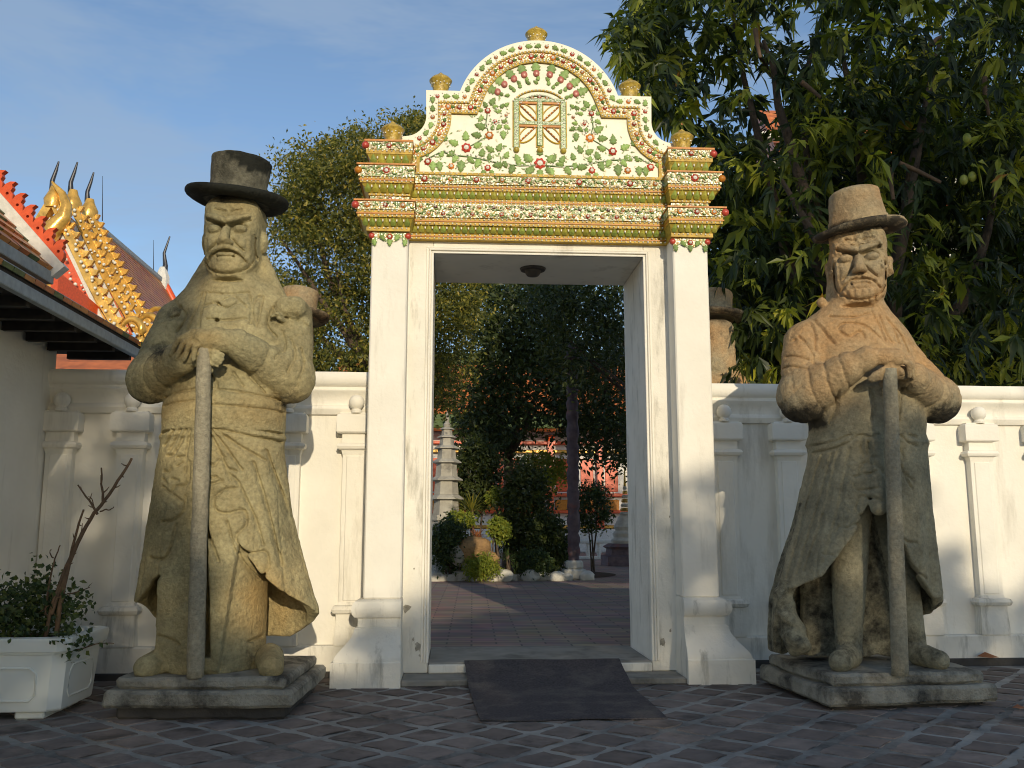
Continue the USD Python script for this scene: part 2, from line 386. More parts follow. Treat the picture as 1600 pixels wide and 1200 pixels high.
plain('roof_green', (0.10, 0.13, 0.04), 0.4, 0.5, var=0.3)
plain('gilt', (0.66, 0.38, 0.08), 0.25, 0.6, metallic=0.45, bump=0.6, bscale=16, var=0.35)
plain('white_trim', (0.60, 0.58, 0.53), 0.6, 0.3, var=0.12)
plain('grey_trim', (0.34, 0.36, 0.35), 0.6, 0.3, var=0.15)
plain('dark_wood', (0.035, 0.028, 0.022), 0.7, 0.3, var=0.3, bump=0.3)
plain('dark_metal', (0.06, 0.06, 0.065), 0.4, 0.5, metallic=0.6)
plain('red_tile', (0.45, 0.06, 0.035), 0.3, 0.6, bump=0.2, bscale=80, var=0.25)
plain('red_bud', (0.42, 0.13, 0.09), 0.35, 0.6, bump=0.2, bscale=80, var=0.25)
plain('finial_glaze', (0.42, 0.29, 0.045), 0.28, 0.6, bump=0.5, bscale=90, var=0.45)
statue_stone('stone_hat', (0.20, 0.19, 0.14), (0.11, 0.105, 0.08), (0.012, 0.014, 0.012), (0.24, 0.21, 0.12), lo=.66, hi=1.25)
statue_stone('stone_staff', (0.40, 0.36, 0.26), (0.31, 0.28, 0.20), (0.05, 0.047, 0.04), (0.38, 0.32, 0.2), 50)
plain('fruit_green', (0.26, 0.27, 0.04), 0.4, 0.4, var=0.2)
plain('dead_leaf_orange', (0.42, 0.16, 0.03), 0.5, 0.3, var=0.2)
mat('mango_leaf_sunlit', {'oi': ('object_info', {}), 'r': ('rgb_ramp', {'ramp': [(0.0, (0.14, 0.17, 0.018)), (0.5, (0.24, 0.265, 0.025)), (0.94, (0.34, 0.32, 0.035)), (1.0, (0.36, 0.17, 0.03))]}),
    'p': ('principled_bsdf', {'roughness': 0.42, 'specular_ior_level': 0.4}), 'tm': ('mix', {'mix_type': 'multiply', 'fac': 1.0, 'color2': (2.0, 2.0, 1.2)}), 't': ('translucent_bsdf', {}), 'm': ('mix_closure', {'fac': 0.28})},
    [('oi.random', 'r.fac'), ('r.color', 'p.base_color'), ('r.color', 'tm.color1'), ('tm.color', 't.color'), ('p.BSDF', 'm.closure1'), ('t.BSDF', 'm.closure2')], surface='m.closure')  # bright copy: sunlight put into the leaf colour
mottled('chip_mortar', (0.42, 0.39, 0.32), (0.20, 0.185, 0.15), scale=20, bump=0.6, bscale=60)

mat('mango_leaf_shaded', {'oi': ('object_info', {}), 'r': ('rgb_ramp', {'ramp': [(0.0, (0.018, 0.030, 0.007)), (0.6, (0.045, 0.062, 0.010)), (1.0, (0.09, 0.11, 0.015))]}),
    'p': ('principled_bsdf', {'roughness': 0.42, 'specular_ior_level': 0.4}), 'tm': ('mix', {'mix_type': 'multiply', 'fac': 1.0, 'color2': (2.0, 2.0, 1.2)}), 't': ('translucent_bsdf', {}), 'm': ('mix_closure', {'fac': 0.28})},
    [('oi.random', 'r.fac'), ('r.color', 'p.base_color'), ('r.color', 'tm.color1'), ('tm.color', 't.color'), ('p.BSDF', 'm.closure1'), ('t.BSDF', 'm.closure2')], surface='m.closure')  # dark copy: shade put into the leaf colour
# ================================================================== ground
rng = np.random.default_rng(7)
g = part('/World', 'ground', (np.array([[-300, -300, -0.012], [300, -300, -0.012], [300, 900, -0.012], [-300, 900, -0.012]], float), np.array([[0, 1, 2], [0, 2, 3]])), 'ground_far' if 'ground_far' in MAT else 'grout')
tag(g, kind='structure', label='bare grey courtyard ground reaching out under everything', category='ground')

# forecourt paving: square slabs laid on the diagonal in a pale mortar bed
pav = thing('pavement', 'forecourt paving of brown grey slabs laid diagonally in pale mortar', 'pavement', kind='structure')
xs, ys = np.linspace(-7, 9, 65), np.linspace(1.0, 8.6, 41)
X, Y = np.meshgrid(xs, ys)
Z = 0.0 + 0.006 * (fbm(np.stack([X * 1.1, Y * 1.1, X * 0], -1), 3, 5) - 0.5)
idx = np.arange(X.size).reshape(X.shape)
q = np.stack([idx[:-1, :-1], idx[:-1, 1:], idx[1:, 1:], idx[1:, :-1]], -1).reshape(-1, 4)
part(pav, 'mortar_bed', (np.stack([X, Y, Z], -1).reshape(-1, 3), np.vstack([q[:, :3], q[:, [0, 2, 3]]])), 'grout', True)
side, gap = 0.315, 0.046
ca, sa = math.cos(math.radians(47)), math.sin(math.radians(47))
cand = []
for i in range(-40, 60):
    for j in range(-40, 60):
        cx_ = 0.55 + (i * ca - j * sa) * side
        cy_ = 5.0 + (i * sa + j * ca) * side
        if 3.9 < cy_ < 8.55 and -0.62 * cy_ - 0.3 < cx_ < 0.72 * cy_ + 0.4:
            cand.append((cy_, cx_, i, j))
cand.sort()


def slab(cx_, cy_):
    h = (side - gap) / 2
    base = np.array([[-h, -h], [h, -h], [h, h], [-h, h]])
    pts = []
    for k in range(4):
        a, b = base[k], base[(k + 1) % 4]
        for t in (0.07, 0.36, 0.64, 0.93):
            p = a + (b - a) * t
            n_ = np.array([(b - a)[1], -(b - a)[0]]) / (2 * h)
            pts.append(p + n_ * rng.uniform(-0.022, 0.008))
    pts = np.array(pts) @ np.array([[ca, sa], [-sa, ca]])
    pts = pts + [cx_, cy_]
    zt = 0.0035 + rng.uniform(0, 0.0035)
    inner = [cx_, cy_] + (pts - [cx_, cy_]) * 0.95
    n = len(pts)
    tilt = rng.normal(0, 0.006, 2)
    v = np.vstack([np.column_stack([pts, np.full(n, -0.006)]), np.column_stack([inner, zt + (inner - [cx_, cy_]) @ tilt])])
    f = [[k, (k + 1) % n, n + (k + 1) % n] for k in range(n)] + [[k, n + (k + 1) % n, n + k] for k in range(n)]
    f += [[n, n + k, n + k + 1] for k in range(1, n - 1)]
    return v, np.array(f)


singles, rest = cand[:300], cand[300:]
for cy_, cx_, i, j in singles:
    part(pav, 'paving_slab', slab(cx_, cy_), 'paving_slab')
if rest:
    mb = MB()
    for cy_, cx_, i, j in rest:
        mb.add(*slab(cx_, cy_))
    part(pav, 'far_slabs', mb, 'paving_slab', kind='stuff')

# courtyard beyond the gate: bonded small bricks
mat('court_brick', {'g': ('geometry', {}), 'mp': ('mapping', {'rotation': (0, 0, 0.02)}),
                    'bk': ('brick_texture', {'color1': (0.42, 0.30, 0.24), 'color2': (0.27, 0.20, 0.18), 'mortar': (0.17, 0.14, 0.125), 'scale': 1.0, 'brick_width': 0.52, 'row_height': 0.17, 'mortar_size': 0.010}),
                    'n': ('noise_texture', {'scale': 2.2, 'detail': 6}), 'mx': ('mix', {'mix_type': 'multiply', 'fac': 0.6}),
                    'b': ('bump', {'strength': 0.5, 'distance': 0.02}), 'p': ('principled_bsdf', {'roughness': 0.8, 'specular_ior_level': 0.3})},
    [('g.position', 'mp.vector'), ('mp.vector', 'bk.vector'), ('bk.color', 'mx.color1'), ('g.position', 'n.vector'), ('n.color', 'mx.color2'), ('mx.color', 'p.base_color'), ('bk.fac', 'b.height'), ('b.normal', 'p.normal')])
cb = MB()
nx, ny = 60, 80
X, Y = np.meshgrid(np.linspace(-14, 26, nx), np.linspace(9.32, 75, ny))
Z = 0.10 + 0.012 * (fbm(np.stack([X * .5, Y * .5, X * 0], -1), 3, 3) - 0.5)
idx = np.arange(X.size).reshape(X.shape)
q = np.stack([idx[:-1, :-1], idx[:-1, 1:], idx[1:, 1:], idx[1:, :-1]], -1).reshape(-1, 4)
cb.add(np.stack([X, Y, Z], -1).reshape(-1, 3), q)
cw = part('/World', 'courtyard_paving', cb, 'court_brick', True)
tag(cw, kind='structure', label='courtyard paving of small grey bricks seen through the gateway', category='paving')

# ================================================================== the gate
CX, YP, YJ, YB = 0.775, 8.03, 8.27, 9.30
gate = thing('gateway', 'tall white gateway with flower mosaic pediment and open doorway', 'gate', (CX, 8.7, 0))
ZT = 3.83
for s in (-1, 1):
    def bx(a, b, *r, **k):                      # box given by distances from the gate's axis
        return cbox(CX + min(s * a, s * b), CX + max(s * a, s * b), *r, **k)
    # jamb wall with a moulded inner edge
    part(gate, 'jamb', bx(0.99, 1.53, YJ, YB, 0.055, ZT + 0.17, bev=0.006), 'plaster_worn')
    mb = MB()
    for a, b, d in ((0.984, 1.004, 0.012), (1.010, 1.026, 0.024), (1.032, 1.052, 0.012)):
        mb.add(*bx(a, b, YJ - d, YJ + 0.02, 0.142, ZT + (a - 0.984) + 0.0, bev=0.004))
    part(gate, 'jamb_moulding', mb, 'plaster')
    # pilaster: base, shaft
    x0, x1 = (CX - 1.54, CX - 1.215) if s < 0 else (CX + 1.215, CX + 1.54)
    sides = (1, 0.06, 0.8, 0) if s < 0 else (0.06, 1, 0.8, 0)
    zs = np.linspace(0, 1, 9)
    cyma = [(0.225 + 0.235 * t, 0.215 - 0.155 * (3 * t * t - 2 * t ** 3) ** 0.75) for t in zs]
    ring = [(0.545 + 0.075 * (1 - math.cos(PI * t)) , 0.035 + 0.055 * math.sin(PI * t)) for t in np.linspace(0.0, 1, 7)]
    prof = [(0.0, 0.235), (0.20, 0.235), (0.206, 0.228), (0.206, 0.216)] + cyma + [(0.462, 0.055), (0.47, 0.055), (0.475, 0.036), (0.54, 0.034)] + ring + [(0.70, 0.012), (0.705, 0.0)]
    part(gate, 'pilaster_base', rect_loft(x0, x1, YP, YJ + 0.10, prof, sides), 'plaster_worn', 25)
    shaft = rect_loft(x0, x1, YP, YJ + 0.10, [(0.703, 0.0), (0.72, 0.0), (3.98, 0.0)], (0, 0, 0, 0))
    part(gate, 'pilaster_shaft', cbox(x0, x1, YP, YJ + 0.10, 0.703, 3.98, bev=0.012), 'plaster')
part(gate, 'lintel', cbox(CX - 0.988, CX + 0.988, YJ, YB, ZT, ZT + 0.17, bev=0.004), 'plaster')
mb = MB()
for a, d in ((0.984, 0.012), (1.010, 0.024), (1.032, 0.012)):
    mb.add(*cbox(CX - a - 0.018, CX + a + 0.018, YJ - d, YJ + 0.02, ZT + (a - 0.984), ZT + (a - 0.984) + 0.018, bev=0.004))
part(gate, 'lintel_moulding', mb, 'plaster')
part(gate, 'attic_wall', cbox(CX - 1.50, CX + 1.50, 8.36, 9.22, ZT + 0.172, 4.86), 'plaster')
part(gate, 'door_sill', cbox(CX - 0.989, CX + 0.989, YJ + 0.008, YB + 0.05, 0.0, 0.142, bev=0.012), 'step_stone')
part(gate, 'front_step', cbox(CX - 1.20, CX + 1.20, 7.90, YJ + 0.004, 0.0, 0.054, bev=0.010), 'step_stone')
for s in (-1, 1):
    part(gate, 'sill_riser', cbox(CX + s * 0.61 - 0.372, CX + s * 0.61 + 0.372, YJ - 0.03, YJ + 0.006, 0.055, 0.128, bev=0.008), 'plaster_worn')

# ---------------------------------------------------------------- mosaics
RED, ORG, PUR, WHT = (0.45, 0.055, 0.03), (0.62, 0.20, 0.03), (0.16, 0.04, 0.06), (0.80, 0.77, 0.68)
GRN, DGR, YGR = (0.20, 0.29, 0.085), (0.10, 0.18, 0.05), (0.33, 0.31, 0.05)
PGR = (0.25, 0.31, 0.06)
CRM = (0.62, 0.56, 0.38)
frng = np.random.default_rng(21)
NFL = NLF = NPT = 0
beads = MB()
scroll = MB()


def bead_row(x0, x1, y, z, step=0.042, r=0.0085):
    step = max(step, .040)
    n = max(2, int(round((x1 - x0) / step)))
    x = x0 + (np.arange(n) + 0.5) * (x1 - x0) / n
    p = np.column_stack([x, np.full(n, y), np.full(n, z)])
    p += frng.normal(0, 0.0015, p.shape)
    beads.add(*balls(p, r * frng.uniform(0.75, 1.2, n)))


def flower(x, y, z, r, c, parent=None, lift=0.012):
    """A rosette: ring of petals round a white button, its face towards -y."""
    col = np.array(c) * frng.uniform(0.75, 1.25)
    a0 = frng.uniform(0, PI)
    r = r * .88 * frng.uniform(.9, 1.1)
    V, Fc, C = [], [], []
    n = 7
    ang = a0 + np.arange(2 * n) * PI / n
    rr = np.where(np.arange(2 * n) % 2 == 0, r, r * 0.80)
    dy = np.where(np.arange(2 * n) % 2 == 0, -lift * 0.5, -lift * 0.15)
    V += [[x + q * math.cos(t), y + d, z + q * math.sin(t)] for q, t, d in zip(rr, ang, dy)]; C += [col] * (2 * n)
    V += [[x + r * 0.50 * math.cos(t), y - lift * 1.3, z + r * 0.50 * math.sin(t)] for t in ang]; C += [col * 1.15] * (2 * n)
    m = 2 * n
    for k in range(m):
        j = (k + 1) % m
        Fc += [[k, m + k, m + j], [k, m + j, j]]
    V += [[x + r * 0.46 * math.cos(t), y - lift * 1.25, z + r * 0.46 * math.sin(t)] for t in ang[::2]]; C += [np.array(WHT)] * n
    V += [[x, y - lift * 2.3, z]]; C += [np.array(WHT)]
    for k in range(n):
        Fc += [[2 * m + k, 2 * m + n, 2 * m + (k + 1) % n]]
    for k in range(m):                                     # base skirt
        pass
    part(parent or ped, 'flower', (np.array(V), np.array(Fc)[:, ::-1] * 1), 'ceramic', False, col=np.array(C))


LEAF_OUT = np.array([(0, 0), (0.12, 0.10), (0.22, 0.34), (0.36, 0.24), (0.48, 0.36), (0.58, 0.18), (0.74, 0.22), (1.0, 0), (0.74, -0.22), (0.58, -0.18), (0.48, -0.36), (0.36, -0.24), (0.22, -0.34), (0.12, -0.10)])


def leaf(x, y, z, size, deg, parent=None, c=GRN):
    """A lobed ceramic leaf with a raised midrib, lying on the wall."""
    col = np.array(c) * frng.uniform(0.7, 1.35)
    t = math.radians(deg)
    u, w = np.array([math.cos(t), math.sin(t)]), np.array([-math.sin(t), math.cos(t)])
    out = (LEAF_OUT - [0.5, 0]) * size
    pts = out[:, :1] * u + out[:, 1:] * w
    V = [[x + p[0], y - 0.004, z + p[1]] for p in pts]
    n = len(V)
    rib = [(-0.3 * size) * u, (0.0) * u, (0.28 * size) * u]
    V += [[x + p[0], y - 0.016, z + p[1]] for p in rib]
    Fc = []
    for k in range(n):
        j = (k + 1) % n
        m = n if LEAF_OUT[k, 0] + LEAF_OUT[j, 0] < 0.5 else (n + 1 if LEAF_OUT[k, 0] + LEAF_OUT[j, 0] < 1.1 else n + 2)
        Fc.append([k, j, m])
    Fc += [[2, n + 1, n], [12, n, n + 1], [4, n + 2, n + 1], [10, n + 1, n + 2], [5, n + 2, n + 1], [9, n + 1, n + 2]]
    C = [col] * n + [col * 1.3] * 3
    part(parent or ped, 'leaf', (np.array(V), np.array(Fc)), 'ceramic', False, col=np.array(C))


def petal_row(parent, x0, x1, z0, z1, y0, y1, step=0.067):
    """Upright pointed leaves side by side on a sloping band (y0 at the bottom z0, y1 at the top z1)."""
    n = max(2, int(round((x1 - x0) / step)))
    w = (x1 - x0) / n
    for k in range(n):
        x = x0 + (k + 0.5) * w
        col = np.array(PGR if frng.random() < 0.65 else YGR) * frng.uniform(0.8, 1.25)
        yy = lambda t: y0 + (y1 - y0) * t
        zz = lambda t: z0 + (z1 - z0) * t
        V = [[x, yy(0.04) - .012, zz(0.04)], [x - w * .43, yy(.40) - .010, zz(.40)], [x, yy(.99) - .012, zz(.99)], [x + w * .43, yy(.40) - .010, zz(.40)], [x, yy(.45) - .028, zz(.45)],
             [x - w * .30, yy(.10) - .011, zz(.10)], [x + w * .30, yy(.10) - .011, zz(.10)]]
        part(parent, 'petal', (np.array(V), np.array([[5, 4, 1], [1, 4, 2], [2, 4, 3], [3, 4, 6], [6, 4, 0], [0, 4, 5]])[:, ::-1]), 'ceramic', False, col=np.array([col * .9, col * .8, col * 1.2, col * .8, col * 1.25, col, col]))
    bx_ = x0 + np.arange(n + 1) * w
    P = np.column_stack([bx_, np.full(n + 1, y0 + (y1 - y0) * .68 - .006), np.full(n + 1, z0 + (z1 - z0) * .68)])[1:-1]
    if len(P):
        beads.add(*balls(P, 0.0105, squash=(0.8, 0.6, 1.5)))


def scroll_row(x0, x1, y, z, h, step=0.06):
    """White and green tendrils between the flowers of a frieze."""
    n = max(3, int((x1 - x0) / step))
    for k in range(n):
        xx_ = x0 + (k + frng.uniform(.2, .8)) * (x1 - x0) / n
        up = frng.choice([-1, 1])
        for c, o in ((CRM, 0), (GRN, 1)):
            a = frng.uniform(0, 2 * PI)
            rr = h * frng.uniform(.18, .30)
            t = np.linspace(0, 2.6, 5)
            p = np.column_stack([xx_ + rr * np.cos(a + up * t) + (o - .5) * .02, np.full(5, y - .006), z + rr * np.sin(a + up * t) * .9 + frng.uniform(-.2, .2) * h])
            v, f = tube(p, [.004, .008, .009, .007, .003], 4)
            scroll.add(v, f, c)


def zc(px, py, y):
    return at(px, py, y)[2]


# capitals
CAP = [(352, 358, .045, .045, 'gold_tile'), (340, 352, .105, .045, 'olive_tile'), (329, 340, .125, .12, 'gold_tile'), (316.5, 329, .14, .14, 'mosaic'), (314, 316.5, .155, .155, 'orange_tile'),
       (302, 314, .02, .02, 'mosaic'), (299, 302, .035, .035, 'gold_tile'), (286, 299, .095, .035, 'olive_tile'), (277, 286, .112, .108, 'gold_tile'), (259.5, 277, .125, .125, 'mosaic'), (257, 259.5, .14, .14, 'orange_tile'),
       (253, 257, .02, .02, 'gold_tile'), (238, 253, .055, .005, 'olive_tile'), (232, 238, .065, .062, 'gold_tile'), (219.5, 232, .07, .07, 'mosaic'), (216.5, 219.5, .082, .082, 'orange_tile')]
ZCAP = {}
for s in (-1, 1):
    x0, x1 = (CX - 1.54, CX - 1.215) if s < 0 else (CX + 1.215, CX + 1.54)
    sides = (1, 0.45, 0.9, 0) if s < 0 else (0.45, 1, 0.9, 0)
    cap = UsdGeom.Xform.Define(stage, unique(gate, 'capital')).GetPath().pathString
    for k, (pt, pb, ot, ob, m) in enumerate(CAP):
        zt, zb = zc(605, pt, YP - .09), zc(605, pb, YP - .09)
        ZCAP[k] = (zb, zt)
        part(cap, {'gold_tile': 'gold_band', 'olive_tile': 'petal_band', 'mosaic': 'flower_frieze', 'orange_tile': 'orange_lip'}[m],
             rect_loft(x0, x1, YP, 8.36, [(zb, ob), (zt, ot)], sides), m)
        a, b = x0 - ot * sides[0], x1 + ot * sides[1]
        yf = YP - 0.9 * ot
        if m == 'gold_tile':
            bead_row(a + .01, b - .01, YP - .9 * max(ot, ob) - .004, zt - .010 if pb - pt > 5 else (zt + zb) / 2, .034)
            if pb - pt > 7:
                bead_row(a + .01, b - .01, YP - .9 * max(ot, ob) - .004, zb + .012, .034)
                part(cap, 'orange_strip', rect_loft(x0, x1, YP, 8.35, [((zb + zt) / 2 - .008, max(ot, ob) + .006), ((zb + zt) / 2 + .006, max(ot, ob) + .006)], sides), 'orange_tile')
        if m == 'olive_tile':
            petal_row(cap, a + .02, b - .02, zb, zt, YP - .9 * ob, yf)
        if m == 'mosaic':
            zm, h = (zb + zt) / 2, zt - zb
            scroll_row(a + .02, b - .02, yf, zm, h, .045)
            xs_ = [0.5] if pb - pt > 12.6 and pt > 250 else ([.2, .5, .8] if pt > 310 else [.5])
            for i_, t in enumerate(xs_):
                flower(a + (b - a) * t, yf - .004, zm, min(.045, h * .42), RED if i_ % 2 == (0 if len(xs_) == 1 else 1) else ORG, cap)
            # corner flower standing out on the outer edge
            if pt in (316.5, 259.5, 219.5):
                v, f = balls([[x0 - ot if s < 0 else x1 + ot, yf, zm]], .036, hi=True)
                part(cap, 'corner_bud', (v, f), 'orange_tile' if pt == 259.5 else 'red_tile', True)
    # hanging fringe of leaves on the shaft's top
    zt = ZCAP[0][0]
    pts = [(x0 + .004, zt), (x1 - .004, zt)]
    low = []
    for k in range(25):
        t = k / 24
        d = .085 + .04 * abs(math.cos(PI * t * 2)) - .05 * abs(math.sin(PI * t * 2)) ** 0.7 + (.015 if k % 2 else 0)
        low.append((x1 - .004 - t * (x1 - x0 - .008), zt - d))
    part(cap, 'fringe', extrude_y(Polygon(pts + low), YP - .010, YP + .02), 'mosaic')
    flower((x0 + x1) / 2, YP - .012, zt - .045, .035, RED, cap)
    for t, d in ((.08, -80), (.30, -60), (.5, -90), (.70, -120), (.92, -100)):
        leaf(x0 + (x1 - x0) * t, YP - .012, zt - (.10 if t in (.08, .5, .92) else .055), .075, d, cap)
    for e in (x0, x1):
        v, f = balls([[e, YP, zt - .035]], .03, hi=True)
        part(cap, 'corner_bud', (v, f), 'red_tile', True)
    ZTOP = ZCAP[len(CAP) - 1][1]

# entablature bands between the capitals
ent = UsdGeom.Xform.Define(stage, unique(gate, 'entablature')).GetPath().pathString
ENT = [(361, 370, 8.205, 8.20, 'gold_tile'), (351, 361, 8.145, 8.20, 'olive_tile'), (340, 351, 8.125, 8.13, 'gold_tile'), (329, 340, 8.11, 8.11, 'mosaic'), (318, 329, 8.115, 8.115, 'mosaic'),
       (310, 318, 8.13, 8.13, 'gold_tile'), (299, 310, 8.10, 8.14, 'olive_tile'), (290, 299, 8.085, 8.09, 'gold_tile'), (277, 290, 8.07, 8.07, 'mosaic'), (273, 277, 8.058, 8.058, 'gold_tile')]
xa, xb = CX - 1.208, CX + 1.208
for k, (pt, pb, yt, yb, m) in enumerate(ENT):
    zt, zb = zc(700, pt, 8.12), zc(700, pb, 8.12)
    if k == 0:
        ZE0 = zb
    part(ent, {'gold_tile': 'gold_band', 'olive_tile': 'petal_band', 'mosaic': 'flower_frieze'}[m], extrude_x([(yb, zb), (8.37, zb), (8.37, zt), (yt, zt)], xa, xb), m)
    yf = min(yt, yb)
    if m == 'gold_tile' and pb - pt > 5:
        bead_row(xa, xb, yf - .004, zt - .011)
        bead_row(xa, xb, yf - .004, zb + .011)
        part(ent, 'orange_strip', cbox(xa, xb, yf - .007, yf + .03, (zb + zt) / 2 - .005, (zb + zt) / 2 + .005), 'orange_tile')
    elif m == 'gold_tile':
        bead_row(xa, xb, yf - .003, (zb + zt) / 2, .05, .007)
    if m == 'olive_tile':
        petal_row(ent, xa + .01, xb - .01, zb, zt, yb, yt)
    if m == 'mosaic':
        zm, h = (zb + zt) / 2, zt - zb
        scroll_row(xa + .02, xb - .02, yf, zm, h, .04)
        if pt == 277:
            for i_, t in enumerate(np.linspace(.055, .945, 10)):
                flower(xa + (xb - xa) * t, yf - .004, zm, .036 if i_ % 2 == 0 else .028, RED if i_ % 2 == 0 else ORG, ent)
        else:
            for i_ in range(18):
                t = (i_ + (.3 if pt == 329 else .75)) / 18
                flower(xa + (xb - xa) * t, yf - .004, zm, .027 if pt == 329 else .021, (RED, ORG)[i_ % 2] if pt == 329 else (ORG, PUR)[i_ % 2], ent)
ZE1 = zc(700, 273, 8.12)

# plaster strip between the lintel and the mosaics is the jamb/attic; pediment slab
ped = UsdGeom.Xform.Define(stage, unique(gate, 'pediment')).GetPath().pathString
R_, ZC_ = 0.795, 5.132


def half(pts):
    return [(CX - a, z) for a, z in pts]


right = [(1.36, ZE1 - 1.0), (1.36, 4.90), (1.27, 4.92)] + [(1.27 + .2 * math.cos(t), 5.12 + .2 * math.sin(t)) for t in np.linspace(-PI / 2, -PI, 9)[1:]] + [(1.075, 5.386)]
a0 = math.asin((5.386 - ZC_) / R_)
right += [(R_ * math.cos(t), ZC_ + R_ * math.sin(t)) for t in np.linspace(a0, PI / 2, 22)]
outl = Polygon([(CX + a, z) for a, z in right] + [(CX - a, z) for a, z in right[::-1][1:]]).buffer(0)
clip = sbox(CX - 1.30, ZE1, CX + 1.30, 7)
YT = 8.14
slabp = outl.intersection(sbox(CX - 1.34, ZE1, CX + 1.34, 7))
part(ped, 'gable_slab', extrude_y(slabp, YT, 8.98), 'cream_tile')
RINGS = [(.112, .134, .022, 'gold_tile', 'rope_moulding'), (.134, .208, .012, 'mosaic_red', 'flower_frame'), (.208, .236, .026, 'gold_tile', 'rope_moulding')]
for a, b, d, m, nm in RINGS:
    ringp = outl.buffer(-a, join_style=2).difference(outl.buffer(-b, join_style=2)).intersection(clip)
    part(ped, nm, extrude_y(ringp, YT - d, YT + .02), m)


def along(d, step, zmin):
    """Points along the outline moved inwards by d, above zmin, with the outward direction."""
    g_ = outl.buffer(-d, join_style=2)
    g_ = max(g_.geoms, key=lambda q: q.area) if hasattr(g_, 'geoms') else g_
    L = LineString(g_.exterior.coords)
    n = int(L.length / step)
    out = []
    for k in range(n):
        p, q_ = L.interpolate(k * L.length / n), L.interpolate((k * L.length / n + .01) % L.length)
        if p.y > zmin and abs(p.x - CX) < 1.26:
            out.append((p.x, p.y, math.degrees(math.atan2(q_.y - p.y, q_.x - p.x))))
    return out


for d, y in ((.123, YT - .026), (.222, YT - .030)):
    P = np.array([(x, y, z) for x, z, _ in along(d, .034, ZE1 + .15)])
    beads.add(*balls(P, .0095 * frng.uniform(.8, 1.2, len(P))))
for d in (.146, .196):
    P = np.array([(x, YT - .014, z) for x, z, _ in along(d, .055, ZE1 + .15)])
    beads.add(*balls(P, .006 * frng.uniform(.6, 1.3, len(P))))
for i_, (x, z, t) in enumerate(along(.171, .105, ZE1 + .2)):
    flower(x, YT - .014, z, .034 if i_ % 2 == 0 else .026, RED if i_ % 3 else ORG, ped)
    if i_ % 2 == 0:
        leaf(x + .045 * math.cos(math.radians(t)), YT - .014, z + .045 * math.sin(math.radians(t)), .05, t, ped, DGR)
for i_, (x, z, t) in enumerate(along(.060, .085, ZE1 + .35)):
    if i_ % 3 == 0:
        flower(x, YT - .003, z, .027, ORG if i_ % 2 else RED, ped)
    else:
        leaf(x, YT - .003, z, .078, t + (0 if i_ % 3 == 1 else 180) + frng.uniform(-25, 25), ped)
P = np.array([(x, YT - .004, z) for x, z, _ in along(.035, .06, ZE1 + .3)] + [(x, YT - .004, z) for x, z, _ in along(.09, .06, ZE1 + .3)])
beads.add(*balls(P + frng.normal(0, .008, P.shape) * [1, 0, 1], .007 * frng.uniform(.6, 1.4, len(P))))

# tympanum flowers and leaves: one half measured, the other mirrored
def Z8(u, v):
    p = at(u / 5.714 + 700, v / 5.714 + 120, YT)
    return p[0] - (CX - 0.004), p[2]


TF = [(160, 635, .055, RED), (365, 525, .05, ORG), (350, 305, .034, RED), (415, 400, .026, RED), (515, 345, .022, ORG), (350, 815, .04, RED), (25, 800, .04, ORG), (-185, 760, .042, RED)]
TL = [(155, 530, 95, .10), (45, 590, 160, .10), (262, 612, 20, .09), (20, 690, 205, .09), (112, 800, -100, .12), (60, 735, -130, .09), (200, 745, -55, .09), (300, 680, 80, .09), (262, 775, -115, .10), (370, 648, 150, .09),
      (455, 632, 60, .09), (365, 715, 90, .07), (520, 700, 70, .08), (440, 790, 185, .10), (505, 785, -70, .08), (615, 730, 110, .09), (565, 830, -120, .10), (700, 728, 130, .10), (715, 850, -110, .10), (640, 775, 0, .08),
      (285, 443, 155, .11), (250, 522, 175, .10), (395, 222, 60, .09), (328, 250, 110, .07), (290, 375, 220, .07), (480, 262, 60, .06), (522, 250, 40, .06), (420, 268, 10, .06), (285, 300, 180, .06), (450, 452, -130, .07),
      (522, 452, -30, .07), (490, 520, -90, .09), (395, 455, 80, .06), (450, 310, 20, .06), (500, 400, 10, .06),
      (-30, 545, 80, .08), (-110, 560, 95, .09), (-235, 610, 110, .09), (-270, 730, 170, .09), (-140, 800, -95, .10), (-80, 800, -85, .10), (-60, 690, 60, .07), (-190, 690, 75, .06), (-20, 870, -80, .07), (390, 860, -60, .07), (310, 860, -120, .07)]
for sgn in (-1, 1):
    for u, v, r, c in TF:
        dx, z = Z8(u, v)
        if outl.buffer(-.25).contains(Point(CX - abs(dx), z)):
            flower(CX + sgn * abs(dx), YT - .004, z, r, c, ped)
    for u, v, d, sz in TL:
        dx, z = Z8(u, v)
        dd = d if sgn < 0 else 180 - d
        if z > ZE1 + .03:
            leaf(CX + sgn * abs(dx), YT - .003, z, sz * 1.08, dd + frng.uniform(-10, 10), ped)
dx, z = Z8(805, 775)
flower(CX, YT - .004, z, .066, RED, ped)
for d, o in ((60, (.10, .05)), (120, (-.10, .05)), (-60, (.085, -.07)), (-120, (-.085, -.07)), (90, (0, .12)), (-90, (0, -.10))):
    leaf(CX + o[0], YT - .003, z + o[1], .10, d, ped)
